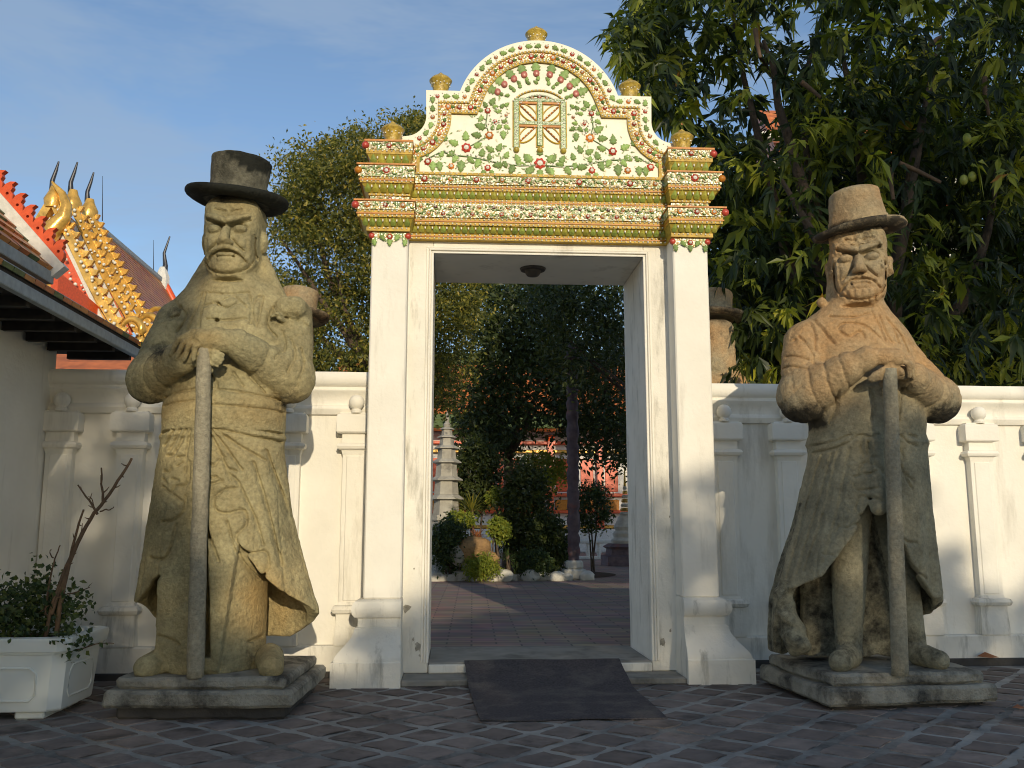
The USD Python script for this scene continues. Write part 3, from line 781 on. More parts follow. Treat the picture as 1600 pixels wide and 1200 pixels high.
# small leaflets and shards between the big leaves
lf_ = np.array([(0, 0), (.3, .22), (1, 0), (.3, -.22)])
for sgn in (-1, 1):
    for u, v, d, sz in TL:
        dx, z = Z8(u, v)
        for k in range(3):
            a_ = frng.uniform(0, 2 * PI)
            ox, oz = .085 * math.cos(a_) * frng.uniform(.7, 1.3), .085 * math.sin(a_) * frng.uniform(.7, 1.3)
            x_, z__ = CX + sgn * abs(dx) + ox, z + oz
            if not (ZE1 + .02 < z__ and outl.buffer(-.27).contains(Point(x_, z__))) or (abs(x_ - CX) < .26 and z__ > Z8(805, 690)[1]):
                continue
            s_ = frng.uniform(.025, .05)
            b_ = frng.uniform(0, 2 * PI)
            P = lf_ * s_ @ np.array([[math.cos(b_), math.sin(b_)], [-math.sin(b_), math.cos(b_)]])
            V_ = [[x_ + p[0], YT - .004, z__ + p[1]] for p in P] + [[x_ + P[1:4, 0].mean(), YT - .012, z__ + P[1:4, 1].mean()]]
            scroll.add(V_, [[0, 4, 1], [1, 4, 2], [2, 4, 3], [3, 4, 0]], np.array(GRN if frng.random() < .75 else CRM) * frng.uniform(.7, 1.3))
# vine stems
for sgn in (-1, 1):
    st = [(805, 790), (640, 795), (470, 775), (330, 745), (180, 715), (40, 700), (-60, 670), (-200, 740)]
    P = np.array([(CX + sgn * abs(Z8(u, v)[0]), YT - .004, Z8(u, v)[1]) for u, v in st])
    v, f = tube(P, .0075, 4)
    scroll.add(v, f, DGR)
    Q = np.vstack([P[:-1] + (P[1:] - P[:-1]) * t for t in (.15, .4, .65, .9)])
    beads.add(*balls(Q + frng.normal(0, .014, Q.shape) * [1, 0, 1] - [0, .004, 0], .011 * frng.uniform(.6, 1.25, len(Q))))
    st = [(160, 640), (300, 560), (365, 525), (335, 420), (350, 305)]
    P = np.array([(CX + sgn * abs(Z8(u, v)[0]), YT - .004, Z8(u, v)[1]) for u, v in st])
    v, f = tube(P, .006, 4)
    scroll.add(v, f, DGR)
    Q = np.array([(CX + sgn * abs(Z8(u, v)[0]), YT - .008, Z8(u, v)[1]) for u, v in zip(frng.uniform(280, 540, 26), frng.uniform(230, 500, 26))])
    beads.add(*balls(Q, .008 * frng.uniform(.6, 1.4, len(Q))))
# window motif: lattice of green bars with gold leaf rings
win = UsdGeom.Xform.Define(stage, unique(gate, 'window_motif')).GetPath().pathString
zt, zm_, zb = Z8(805, 215)[1], Z8(805, 420)[1], Z8(805, 660)[1]
hw = .222
for dx in (-hw, 0, hw):
    part(win, 'green_bar', cbox(CX + dx - .026, CX + dx + .026, YT - .024, YT + .01, zb + (.0 if dx else .04), zt, bev=.006), 'green_tile')
    part(win, 'bar_edge', cbox(CX + dx - .036, CX + dx + .036, YT - .010, YT + .01, zb + .03, zt - .002), 'gold_tile')
    bead = [[CX + dx + frng.uniform(-.008, .008), YT - .026, z] for z in np.arange(zb + .02, zt, .042)]
    beads.add(*balls(bead, .009))
    v, f = balls([[CX + dx, YT - .01, zb - .0]], .03, hi=True)
    part(win, 'bar_bud', (v, f), 'olive_tile', True)
for z in (zt, zm_):
    part(win, 'cross_bar', cbox(CX - hw - .02, CX + hw + .02, YT - .017, YT + .01, z - .018, z + .022, bev=.006), 'green_tile')
    part(win, 'orange_strip', cbox(CX - hw - .02, CX + hw + .02, YT - .020, YT + .01, z - .040, z - .020), 'orange_tile')
    bead_row(CX - hw, CX + hw, YT - .020, z + .004, .05, .008)
for sx in (-1, 1):
    for (za, zb2) in ((zt - .05, zm_ + .03), (zm_ - .05, zb + .11)):
        mx, mz = CX + sx * hw / 2, (za + zb2) / 2
        ang = (math.atan2(1, 1) if (za > zm_) else -math.atan2(1, 1)) * sx
        h = .115
        P = []
        for t in np.linspace(0, 2 * PI, 21):
            u_, w_ = h * math.cos(t), .058 * math.sin(t)
            P.append([mx + u_ * math.cos(ang) - w_ * math.sin(ang), YT - .006, mz + u_ * math.sin(ang) + w_ * math.cos(ang)])
        part(win, 'leaf_ring', tube(P, .0075, 5, caps=False), 'gold_tile')
        Q = np.array([[mx + u_ * math.cos(ang), YT - .008, mz + u_ * math.sin(ang)] for u_ in np.linspace(-.125, .125, 8)])
        part(win, 'leaf_spine', tube(Q, .008, 5), 'orange_tile')
        beads.add(*balls(Q - [0, .008, 0], .0075))
# crown of buds over the motif
ccx, ccz = CX - .002, at(839, 170, YT)[2]
for k, (px, py) in enumerate([(777.5, 144), (788, 132), (803, 123.5), (819, 117), (838, 115), (859, 117), (876, 125), (890, 135), (900, 147)]):
    p = at(px, py, YT)
    d = np.array([p[0] - ccx, p[2] - ccz]); d /= np.linalg.norm(d)
    v, f = balls([[p[0], YT - .008, p[2]]], .032, hi=True, squash=(1, .5, 1.15))
    part(ped, 'red_bud', (v, f), 'red_bud', True)
    leaf(p[0] + d[0] * .070, YT - .003, p[2] + d[1] * .070, .135, math.degrees(math.atan2(d[1], d[0])), ped)
    for q in (.05, .09):
        leaf(p[0] - d[0] * q + frng.uniform(-.02, .02), YT - .003, p[2] - d[1] * q, .06, math.degrees(math.atan2(d[1], d[0])) + frng.uniform(-60, 60), ped)
for rr, zoff in ((.235, .0), (.17, .0)):
    T = np.linspace(.12 * PI, .88 * PI, 18)
    P = np.array([[ccx + rr * 1.12 * math.cos(t), YT - .008, ccz + rr * .78 * math.sin(t)] for t in T])
    part(ped, 'crown_arc', tube(P, .011, 5), 'gold_tile' if rr > .2 else 'green_tile')
    beads.add(*balls(P - [0, .010, 0], .0095))
for t in np.linspace(.2 * PI, .8 * PI, 5):
    flower(ccx + .11 * math.cos(t) * 1.4, YT - .004, ccz + .115 * math.sin(t), .024, ORG if t != PI / 2 else RED, ped)
part(gate, 'ceramic_beads', beads, 'bead_white', True, kind='stuff')
part(gate, 'ceramic_tendrils', scroll, 'ceramic', True, kind='stuff')

# chipped and scuffed plaster near the foot of the jambs
crng = np.random.default_rng(5)
for cx_, cz_, rr_ in ((-.30, .27, .045), (-.345, .34, .02), (-.28, .20, .02), (1.86, .30, .04), (1.93, .40, .02), (-.40, .60, .05), (1.80, .52, .018), (-.345, .95, .012), (1.95, 1.4, .012)):
    a_ = np.sort(crng.uniform(0, 2 * PI, 11))
    q_ = rr_ * crng.uniform(.35, 1.2, 11)
    part(gate, 'chip', extrude_y(Polygon(np.column_stack([cx_ + q_ * np.cos(a_) * .8, cz_ + q_ * np.sin(a_)])).buffer(0), YJ - .003, YJ + .006), 'chip_mortar')

# finials: five glazed urns
def finial(x, y, z, k=1.0):
    prof = [(.078, 0), (.078, .022), (.066, .026), (.070, .06), (.082, .10), (.094, .128), (.104, .142), (.106, .15), (.100, .158), (.082, .178), (.055, .192), (.034, .198), (.028, .206), (.030, .212), (.018, .222), (.004, .236)]
    prof = [(r * k, h * k) for r, h in prof]
    p = unique(gate, 'finial')
    UsdGeom.Xform.Define(stage, p)
    part(p, 'urn', lathe(prof, x, y, 22, z), 'finial_glaze', 40)
    part(p, 'orange_foot', lathe([(.083 * k, -.002), (.083 * k, .020 * k), (.074 * k, .024 * k)], x, y, 22, z), 'orange_tile')
    P = [[x + .084 * k * math.cos(t), y + .084 * k * math.sin(t), z + .1 * k + .012 * (i % 2)] for i, t in enumerate(np.linspace(0, 2 * PI, 17)[:-1])]
    part(p, 'beads', balls(P, .008), 'bead_white', True, kind='stuff')


for px, pyb, yy in ((838, 56, 8.30), (688.5, 138, 8.26), (984, 146, 8.26), (613.5, 213, 8.10), (1066, 226, 8.10)):
    p = at(px, pyb, yy)
    base = {56: 5.925, 138: 5.386, 146: 5.386}.get(pyb, ZTOP)
    finial(p[0], yy, base - .002, 1.04)
# ceiling lamp under the lintel
lp = unique(gate, 'ceiling_lamp')
UsdGeom.Xform.Define(stage, lp)
part(lp, 'lamp_plate', lathe([(.12, -.02), (.13, 0)], CX - .02, 8.72, 20, ZT - .001), 'lamp_metal')
part(lp, 'lamp_cup', lathe([(.02, -.085), (.055, -.075), (.075, -.05), (.08, -.02)], CX - .02, 8.72, 20, ZT), 'lamp_metal', 40)

# door mat over the step
mat_path = [(8.31, .149), (8.262, .149), (8.20, .128), (8.02, .085), (7.895, .066), (7.70, .020), (7.55, .011), (7.0, .011), (6.46, .0115)]
MBm = MB()
rows = []
for i, (y, z) in enumerate(mat_path):
    t = (8.31 - y) / (8.31 - 6.46)
    xl, xr = .105 + .085 * t, 1.47 + .005 * t
    for x in np.linspace(xl, xr, 13):
        rows.append([x, y + .012 * math.sin(x * 9) * (t > .9), z + .003 * math.sin(x * 7 + y * 5)])
rows = np.array(rows); n = 13; m = len(mat_path)
top = rows + [0, 0, .009]
v = np.vstack([rows, top]); f = []
o = len(rows)
for i in range(m - 1):
    for j in range(n - 1):
        a, b, c, d = i * n + j, i * n + j + 1, (i + 1) * n + j + 1, (i + 1) * n + j
        f += [[o + a, o + d, o + c], [o + a, o + c, o + b], [a, c, d], [a, b, c]]
edge = [j for j in range(n)] + [i * n + n - 1 for i in range(1, m)] + [(m - 1) * n + j for j in range(n - 2, -1, -1)] + [i * n for i in range(m - 2, 0, -1)]
for k in range(len(edge)):
    a, b = edge[k], edge[(k + 1) % len(edge)]
    f += [[a, o + a, o + b], [a, o + b, b]]
mt = thing('doormat', 'dark purple grey doormat laid over the step into the gateway', 'doormat', (.8, 7.3, 0))
part(mt, 'mat_sheet', (v, np.array(f)), 'matting', 30)

# ================================================================== boundary walls
def wall(name, label, x0, x1, y, posts, halfpost=None):
    w = thing(name, label, 'wall', ((x0 + x1) / 2, y + .2, 0))
    part(w, 'panel', cbox(x0, x1, y, y + .40, .27, 2.44), 'plaster')
    part(w, 'base_course', cbox(x0, x1, y - .11, y + .45, 0.03, .275, bev=.012), 'plaster_worn')
    part(w, 'footing', cbox(x0, x1, y - .14, y + .47, -.05, .06, bev=.01), 'footing')
    prof = [(0, 2.33), (-.035, 2.335), (-.05, 2.36), (-.06, 2.385), (-.05, 2.41), (-.03, 2.42), (-.028, 2.435), (-.035, 2.47), (-.055, 2.51), (-.085, 2.54), (-.09, 2.555), (-.075, 2.562), (-.075, 2.585),
            (-.10, 2.60), (-.118, 2.63), (-.122, 2.665), (-.115, 2.70), (-.10, 2.722)]
    poly = [(y + d, z) for d, z in prof] + [(y + .4 - d, z) for d, z in prof[::-1]]
    part(w, 'rail', extrude_x(poly, x0, x1), 'plaster', 35)
    for px in posts:
        a, b = px - .115, px + .115
        if halfpost is not None and px == halfpost[0]:
            a, b = max(a, halfpost[1]), min(b, halfpost[2])
        p = unique(w, 'post')
        px_ = UsdGeom.Xform.Define(stage, p).GetPath().pathString
        part(px_, 'shaft', rect_loft(a, b, y - .085, y + .02, [(.60, 0), (1.99, 0)], (0, 0, 0, 0)), 'plaster')
        part(px_, 'shaft_face', cbox(a + .035, b - .035, y - .093, y - .05, .66, 1.95, bev=.007), 'plaster')
        part(px_, 'base', rect_loft(a, b, y - .085, y + .02, [(.277, .03), (.30, .03), (.50, .018), (.545, .02), (.556, .045), (.585, .058), (.615, .045), (.625, .012), (.65, .002)], (1, 1, 1, 0)), 'plaster_worn', 28)
        part(px_, 'cap', rect_loft(a, b, y - .085, y + .02, [(1.96, .002), (2.00, .012), (2.012, .042), (2.035, .052), (2.06, .04), (2.068, .010), (2.15, .008), (2.158, .05), (2.17, .058), (2.30, .058), (2.325, .05), (2.335, .03), (2.345, .03)], (1, 1, 1, 0)), 'plaster', 28)
        part(px_, 'ball', lathe([(.05, 2.34), (.052, 2.36), (.04, 2.375)] + [(.072 * math.sin(t), 2.438 - .072 * math.cos(t)) for t in np.linspace(.6, PI - .02, 10)], (a + b) / 2, y - .10, 18), 'plaster', 40)
    return w


wall('boundary_wall', 'long cream wall left of the gateway, posts with ball tops', -3.72, CX - 1.49, 8.5, [-3.53, -2.91, -2.28, -1.515, -.90], (-.90, -1.1, CX - 1.49))
wall('boundary_wall', 'long white wall right of the gateway, mostly in shade', CX + 1.49, 9.5, 8.95, [2.66, 3.30, 3.95, 4.61, 5.27, 5.93, 6.59, 7.25])
# ================================================================== stone figures: signed distances turned into one skin
def sdf_skin(fun, lo, hi, h, block=8, slack=1.6):
    """Zero surface of fun(x, y, z) by surface nets; only blocks near the surface are evaluated."""
    lo = np.array(lo, float)
    nb = np.ceil((np.array(hi) - lo) / (h * block)).astype(int)
    n = nb * block + 1
    bc = np.stack(np.meshgrid(*[lo[k] + (np.arange(nb[k]) + .5) * h * block for k in range(3)], indexing='ij'), -1).reshape(-1, 3)
    dc = fun(*[bc[:, k].astype(np.float32) for k in range(3)])
    rad = h * block * .87 * slack + .03
    D = np.repeat(np.repeat(np.repeat(np.where(dc < 0, -1.0, 1.0).astype(np.float32).reshape(nb), block, 0), block, 1), block, 2)
    D = np.pad(D, ((0, 1),) * 3, mode='edge')
    keep = np.pad(np.repeat(np.repeat(np.repeat((np.abs(dc) < rad).reshape(nb), block, 0), block, 1), block, 2), ((0, 1),) * 3)
    for ax in range(3):                                   # closing faces of kept blocks
        sh = np.roll(keep, 1, ax)
        keep = keep | sh
    I = np.argwhere(keep)
    val = np.empty(len(I), np.float32)
    for s in range(0, len(I), 400000):
        p = (lo + I[s:s + 400000] * h).astype(np.float32)
        val[s:s + 400000] = fun(p[:, 0], p[:, 1], p[:, 2])
    D[I[:, 0], I[:, 1], I[:, 2]] = val
    S = D < 0
    c = np.zeros(np.array(S.shape) - 1, np.int8)
    for a in (0, 1):
        for b in (0, 1):
            for d in (0, 1):
                c += S[a:S.shape[0] - 1 + a, b:S.shape[1] - 1 + b, d:S.shape[2] - 1 + d]
    cells = np.argwhere((c > 0) & (c < 8))
    acc, cnt = np.zeros((len(cells), 3)), np.zeros(len(cells))
    cor = [np.array(q) for q in np.ndindex(2, 2, 2)]
    dv = [D[tuple((cells + q).T)] for q in cor]
    for i in range(8):
        for j in range(i + 1, 8):
            if np.abs(cor[i] - cor[j]).sum() == 1:
                m = (dv[i] < 0) != (dv[j] < 0)
                t = dv[i][m] / (dv[i][m] - dv[j][m])
                acc[m] += cor[i] + t[:, None] * (cor[j] - cor[i])
                cnt[m] += 1
    V = lo + (cells + acc / cnt[:, None]) * h
    vid = np.full(c.shape, -1, np.int64)
    vid[tuple(cells.T)] = np.arange(len(cells))
    Fq = []
    for ax in range(3):
        o1, o2 = [(1, 2), (2, 0), (0, 1)][ax]
        sl0 = [slice(None)] * 3; sl1 = [slice(None)] * 3
        sl0[ax], sl1[ax] = slice(0, -1), slice(1, None)
        A, B = S[tuple(sl0)], S[tuple(sl1)]
        e = np.argwhere(A != B)
        ok = (e[:, o1] > 0) & (e[:, o2] > 0) & (e[:, o1] < c.shape[o1]) & (e[:, o2] < c.shape[o2])
        e = e[ok]
        ins = A[tuple(e.T)]
        u1, u2 = np.zeros(3, int), np.zeros(3, int)
        u1[o1], u2[o2] = 1, 1
        q = np.stack([vid[tuple((e - u1 - u2).T)], vid[tuple((e - u2).T)], vid[tuple(e.T)], vid[tuple((e - u1).T)]], 1)
        q = np.where(ins[:, None], q, q[:, ::-1])
        Fq.append(q[(q >= 0).all(1)])
    q = np.vstack(Fq)
    return V, np.vstack([q[:, [0, 1, 2]], q[:, [0, 2, 3]]])


def cap_(x, y, z, a, b, ra, rb):
    a, b = np.float32(a), np.float32(b)
    d = b - a
    px, py, pz = x - a[0], y - a[1], z - a[2]
    t = np.clip((px * d[0] + py * d[1] + pz * d[2]) / float(d @ d), 0, 1)
    return np.sqrt((px - t * d[0]) ** 2 + (py - t * d[1]) ** 2 + (pz - t * d[2]) ** 2) - (ra + (rb - ra) * t)


def ell_(x, y, z, c, r):
    u, v, w = (x - c[0]) / r[0], (y - c[1]) / r[1], (z - c[2]) / r[2]
    k0 = np.sqrt(u * u + v * v + w * w)
    k1 = np.sqrt((u / r[0]) ** 2 + (v / r[1]) ** 2 + (w / r[2]) ** 2) + 1e-6
    return k0 * (k0 - 1) / k1


def rbox_(x, y, z, c, hf, r):
    qx, qy, qz = np.abs(x - c[0]) - hf[0] + r, np.abs(y - c[1]) - hf[1] + r, np.abs(z - c[2]) - hf[2] + r
    return np.sqrt(np.maximum(qx, 0) ** 2 + np.maximum(qy, 0) ** 2 + np.maximum(qz, 0) ** 2) + np.minimum(np.maximum(qx, np.maximum(qy, qz)), 0) - r


def sm_(a, b, k):
    h = np.clip(.5 + .5 * (b - a) / k, 0, 1)
    return b + (a - b) * h - k * h * (1 - h)


def smx_(a, b, k):
    return -sm_(-a, -b, k)


def loft_(x, y, z, T, grow=0.0, p=2.0):
    """Elliptic sections: T rows (z, cx, cy, rx, ry), z ascending."""
    T = np.asarray(T, np.float32)
    cx, cy, rx, ry = [np.interp(z, T[:, 0], T[:, k]).astype(np.float32) for k in (1, 2, 3, 4)]
    rx, ry = rx + grow, ry + grow
    u, v = np.abs(x - cx) / rx, np.abs(y - cy) / ry
    q = (u ** p + v ** p) ** (1 / p) if p != 2 else np.sqrt(u * u + v * v)
    d = (q - 1) * np.minimum(rx, ry)
    return np.maximum(np.maximum(d, T[0, 0] - z), z - T[-1, 0])


def groove(x, z, lines, w):
    """Sum of soft grooves along polylines drawn on the front (x, z)."""
    out = np.zeros_like(x)
    for L in lines:
        L = np.asarray(L, np.float32)
        bx0, bz0, bx1, bz1 = L[:, 0].min() - 3 * w, L[:, 1].min() - 3 * w, L[:, 0].max() + 3 * w, L[:, 1].max() + 3 * w
        m = (x > bx0) & (x < bx1) & (z > bz0) & (z < bz1)
        if not m.any():
            continue
        xs, zs, best = x[m], z[m], None
        for a, b in zip(L[:-1], L[1:]):
            d = b - a
            t = np.clip(((xs - a[0]) * d[0] + (zs - a[1]) * d[1]) / max(float(d @ d), 1e-9), 0, 1)
            q = (xs - a[0] - t * d[0]) ** 2 + (zs - a[1] - t * d[1]) ** 2
            best = q if best is None else np.minimum(best, q)
        out[m] = np.maximum(out[m], np.exp(-best / (w * w)))
    return out


def curve(pts, n=4):
    """Smooth polyline through the points (Catmull-Rom)."""
    p = np.asarray(pts, float)
    if len(p) < 3:
        return p
    q = np.vstack([2 * p[0] - p[1], p, 2 * p[-1] - p[-2]])
    out = []
    for i in range(1, len(q) - 2):
        for t in np.arange(n) / n:
            out.append(.5 * (2 * q[i] + (q[i + 1] - q[i - 1]) * t + (2 * q[i - 1] - 5 * q[i] + 4 * q[i + 1] - q[i + 2]) * t * t + (3 * q[i] - q[i - 1] - 3 * q[i + 1] + q[i + 2]) * t ** 3))
    return np.array(out + [p[-1]])


FACE_LINES = [[(.012, .078), (.07, .098), (.165, .138)], [(.05, -.030), (.085, -.075), (.13, -.115)], [(.0, -.128), (.05, -.128), (.10, -.150), (.150, -.205)], [(.195, .02), (.190, -.14), (.150, -.235), (.075, -.285), (.0, -.298)], [(.02, .20), (.10, .215)]]


def head_sdf(x, y, z, kind):
    """A long stern face looking along -y; origin between eyes and mouth."""
    d = rbox_(x, y, z, (0, .03, .03), (.216 - .028 * np.clip((-z - .05) / .25, 0, 1), .235, .335), .135)
    d = sm_(d, ell_(x, y, z, (0, -.125, -.245), (.125, .085, .075)), .07)
    for s in (-1, 1):
        sx = x * s
        d = sm_(d, ell_(sx, y, z, (.115, -.135, -.045), (.075, .075, .07)), .05)
        d = smx_(d, -ell_(sx, y, z, (.100, -.225, .066), (.078, .075, .050)), .02)
        d = sm_(d, ell_(sx, y, z, (.100, -.190, .056), (.054, .048, .036)), .004)
        d = sm_(d, cap_(sx, y, z, (.022, -.244, .112), (.155, -.190, .166), .030, .024), .016)
        d = sm_(d, cap_(sx, y, z, (.05, -.19, .028), (.15, -.16, .036), .013, .012), .02)
        d = sm_(d, ell_(sx, y, z, (.036, -.238, -.060), (.030, .036, .024)), .015)
        d = sm_(d, ell_(sx, y, z, (.232, .035, .02), (.028, .055, .088)), .02)
        if kind == 'left':
            d = sm_(d, cap_(sx, y, z, (.012, -.238, -.100), (.090, -.216, -.126), .024, .023), .008)
            d = sm_(d, cap_(sx, y, z, (.090, -.216, -.126), (.150, -.178, -.180), .023, .010), .008)
        else:
            d = sm_(d, cap_(sx, y, z, (.03, -.215, -.105), (.11, -.19, -.14), .012, .012), .02)
    d = sm_(d, cap_(x, y, z, (0, -.205, .085), (0, -.268, -.040), .026, .040), .022)
    d = d + .022 * np.exp(-((z + .167) / .010) ** 2) * (np.abs(x) < .075) * (y < -.1)
    d = sm_(d, cap_(x, y, z, (-.055, -.212, -.148), (.055, -.212, -.148), .017, .017), .006)
    d = sm_(d, cap_(x, y, z, (-.045, -.208, -.190), (.045, -.208, -.190), .020, .020), .006)
    d = d + .010 * np.exp(-((np.abs(x) - .155 + .35 * np.clip(-z - .12, 0, 1) ** 1.0) / .010) ** 2) * (z < -.02) * (y < -.02)
    d = d + .008 * np.exp(-(x / .008) ** 2) * (z > .10) * (z < .17) * (y < -.1)
    d = d + .026 * groove(np.abs(x), z, [curve(q) for q in FACE_LINES], .0085) * (y < -.02)
    if kind == 'right':                                   # fringe of curls on the brow and temples
        m = (z > .16) | ((np.abs(x) > .17) & (z > -.05))
        d = d - .016 * m * np.abs(np.sin(x * 46 + z * 20) * np.sin(z * 52 + y * 30))
        d = d - .010 * (z < -.21) * (y < -.02) * np.abs(np.sin(x * 60))
    return d


def hat_mesh(rb, rt, hc, brim, tilt, dome, sweep, seed):
    """Tall hat: crown, rounded brim with a hollow underside; origin at the brim's middle."""
    prof = [(.02, -.015), (rb * .96, -.015), (rb * 1.05, -.03), (brim * .82, -.045), (brim * .96, -.028), (brim, -.008), (brim * 1.005, .008), (brim * .985, .024), (brim * .90, .024), (rb * 1.18, .018), (rb * 1.04, .022), (rb, .035),
            (rb + .01, .04), (rb + .010, .085), (rb, .09)]
    for t in np.linspace(0, 1, 7)[1:]:
        prof.append((rb + (rt - rb) * t, .09 + (hc - .09 - dome) * t))
    for t in np.linspace(0, PI / 2, 7)[1:]:
        prof.append((rt * .82 + rt * .18 * math.cos(t) if dome < .05 else rt * math.cos(t) ** .55 + .001, hc - dome + dome * math.sin(t)))
    prof.append((.002, hc + (.004 if dome < .05 else 0)))
    # denser profile for relief
    pr = [prof[0]]
    for a, b in zip(prof[:-1], prof[1:]):
        k = max(1, int(math.hypot(b[0] - a[0], b[1] - a[1]) / .03))
        pr += [(a[0] + (b[0] - a[0]) * i / k, a[1] + (b[1] - a[1]) * i / k) for i in range(1, k + 1)]
    v, f = lathe(pr, 0, 0, 72)
    r = np.hypot(v[:, 0], v[:, 1])
    v[:, 2] += np.where(r > rb * 1.1, sweep * (v[:, 0] / brim) ** 2 * (r - rb) / (brim - rb) + -.4 * sweep * (v[:, 1] / brim) ** 2, 0)
    v[:, :3] += (fbm(v * 9, 4, seed)[:, None] - .5) * .018 * np.sign(v) * [1, 1, .4]
    R = trimesh.transformations.rotation_matrix(tilt[0], [1, 0, 0]) @ trimesh.transformations.rotation_matrix(tilt[1], [0, 1, 0])
    return v @ R[:3, :3].T, f


def rough(V, Fc, amp, seed):
    """Weathering: pushes the skin in and out along its normals."""
    m = trimesh.Trimesh(V, Fc, process=False)
    n = np.asarray(m.vertex_normals)
    return V + n * ((fbm(V * 7, 4, seed)[:, None] - .5) * amp + (fbm(V * 26, 3, seed + 9)[:, None] - .5) * amp * .55)


def turn(V, a):
    c, s = math.cos(a), math.sin(a)
    return np.column_stack([V[:, 0] * c - V[:, 1] * s, V[:, 0] * s + V[:, 1] * c, V[:, 2]])


def px_lines(lines, scale, ox, oy, yw, org, smooth=True):
    """Lines traced on an enlarged view -> (x, z) on the figure's front, in its own frame."""
    out = []
    for L in lines:
        P = [at(u / scale + ox, v / scale + oy, yw) for u, v in L]
        out.append(curve([(p[0] - org[0], p[2]) for p in P]) if smooth else np.array([(p[0] - org[0], p[2]) for p in P]))
    return out


def arm_(x, y, z, S, E, W, rs, re, rw, folds):
    a = cap_(x, y, z, S, E, rs, re)
    b = cap_(x, y, z, E, W, re, rw)
    E_, W_ = np.float32(E), np.float32(W)
    dv = W_ - E_
    t = ((x - E_[0]) * dv[0] + (y - E_[1]) * dv[1] + (z - E_[2]) * dv[2]) / float(dv @ dv)
    b = b + folds * (1.7 * (1 - np.abs(np.sin(t * 11 + (x + y) * 5 + .8 * np.sin(z * 9)))) ** 3 - .3) * np.clip(1.1 - np.abs(t - .35), 0, 1)
    S_ = np.float32(S); du = E_ - S_
    t2 = ((x - S_[0]) * du[0] + (y - S_[1]) * du[1] + (z - S_[2]) * du[2]) / float(du @ du)
    a = a + folds * (1.5 * (1 - np.abs(np.sin(t2 * 7 + x * 7 + .6 * np.sin(y * 11)))) ** 3 - .3) * np.clip(t2 + .1, 0, 1)
    return sm_(a, b, .07)


def hand_(x, y, z, wrist, knuck0, knuck1, tip0, tip1, bend, rp=.060, rf=.0195):
    """Palm and four fingers from wrist over the knuckle line to the tip line, plus a thumb."""
    w, k0, k1, t0, t1 = [np.array(q, float) for q in (wrist, knuck0, knuck1, tip0, tip1)]
    d = cap_(x, y, z, w, (k0 + k1) / 2, rp * .95, rp * .8)
    d = sm_(d, cap_(x, y, z, w * .4 + k0 * .6, k0, rp * .55, .034), .03)
    d = sm_(d, cap_(x, y, z, w * .4 + k1 * .6, k1, rp * .55, .034), .03)
    fs = None
    for i in range(4):
        t = i / 3
        k, e = k0 + (k1 - k0) * t, t0 + (t1 - t0) * t
        e = k + (e - k) * (1.0, 1.06, 1.0, .84)[i]
        m = k * .5 + e * .5 + np.array(bend)
        f = sm_(cap_(x, y, z, k, m, rf * 1.15, rf), cap_(x, y, z, m, e, rf, rf * .8), .008)
        fs = f if fs is None else np.minimum(fs, f)
    d = sm_(d, fs, .007)
    th0 = w * .55 + k1 * .45
    th1 = k1 + (t1 - k1) * .25 + np.array([0, .02, -.05])
    return sm_(d, cap_(x, y, z, th0, th1, .034, .024), .02)


# ------------------------------------------------------------------ the left figure
OL = np.array([-1.78, 7.20, 0])
LH = np.array([.005, -.02, 3.545])
TL_ = [(.28, .10, 0, .70, .44), (.45, .09, 0, .71, .45), (.70, .08, 0, .675, .44), (1.0, .05, -.01, .60, .43), (1.4, .012, -.02, .525, .41), (1.85, -.005, -.02, .475, .385), (1.95, 0, -.02, .462, .38), (2.1, .005, -.03, .46, .38),
       (2.4, .015, -.02, .455, .35), (2.75, .03, 0, .455, .315), (2.98, .035, .02, .40, .28), (3.12, .02, .03, .29, .24), (3.30, .0, .03, .18, .19)]
grL = px_lines([[(262, 172), (290, 170), (302, 150)], [(310, 180), (335, 178), (345, 195), (312, 214)], [(248, 232), (268, 236), (284, 224)], [(243, 262), (262, 282)], [(290, 264), (318, 272)], [(245, 292), (285, 318), (306, 292), (356, 284), (362, 200)],
                [(290, 322), (336, 352)], [(246, 428), (300, 425), (345, 390), (350, 330)], [(188, 571), (250, 575), (285, 545), (312, 440)], [(198, 668), (240, 640)], [(352, 70), (320, 130), (290, 172)], [(330, 66), (300, 110), (270, 150)], [(366, 78), (352, 150), (345, 240)], [(300, 60), (275, 95), (240, 130)],
                [(430, 190), (456, 216), (480, 190)], [(468, 155), (480, 172), (496, 180)], [(418, 286), (450, 285), (492, 272)], [(495, 196), (512, 225), (542, 235)], [(512, 240), (550, 278), (548, 298), (500, 306)], [(424, 245), (446, 262), (470, 258)],
                [(496, 308), (462, 340), (470, 385), (512, 398), (570, 386), (580, 440), (545, 486), (560, 530), (600, 550), (650, 546), (660, 600), (642, 640)], [(440, 80), (480, 160), (522, 270)], [(450, 74), (500, 140), (562, 232)], [(462, 70), (540, 130), (640, 190)],
                [(430, 420), (455, 510), (482, 580)], [(512, 430), (550, 560), (600, 650)], [(560, 300), (610, 420), (640, 520)], [(600, 200), (650, 380), (700, 600)], [(640, 150), (690, 330), (750, 560)],
                [(214, 80), (262, 70), (312, 54)], [(430, 64), (560, 92), (692, 112)], [(215, 60), (260, 50), (310, 36)], [(430, 46), (560, 60), (690, 80)],
                [(570, 900), (620, 885), (690, 905)], [(240, 868), (300, 885), (330, 900)], [(600, 600), (640, 720), (665, 830)]], 2.45, 150, 640, 6.80, OL)
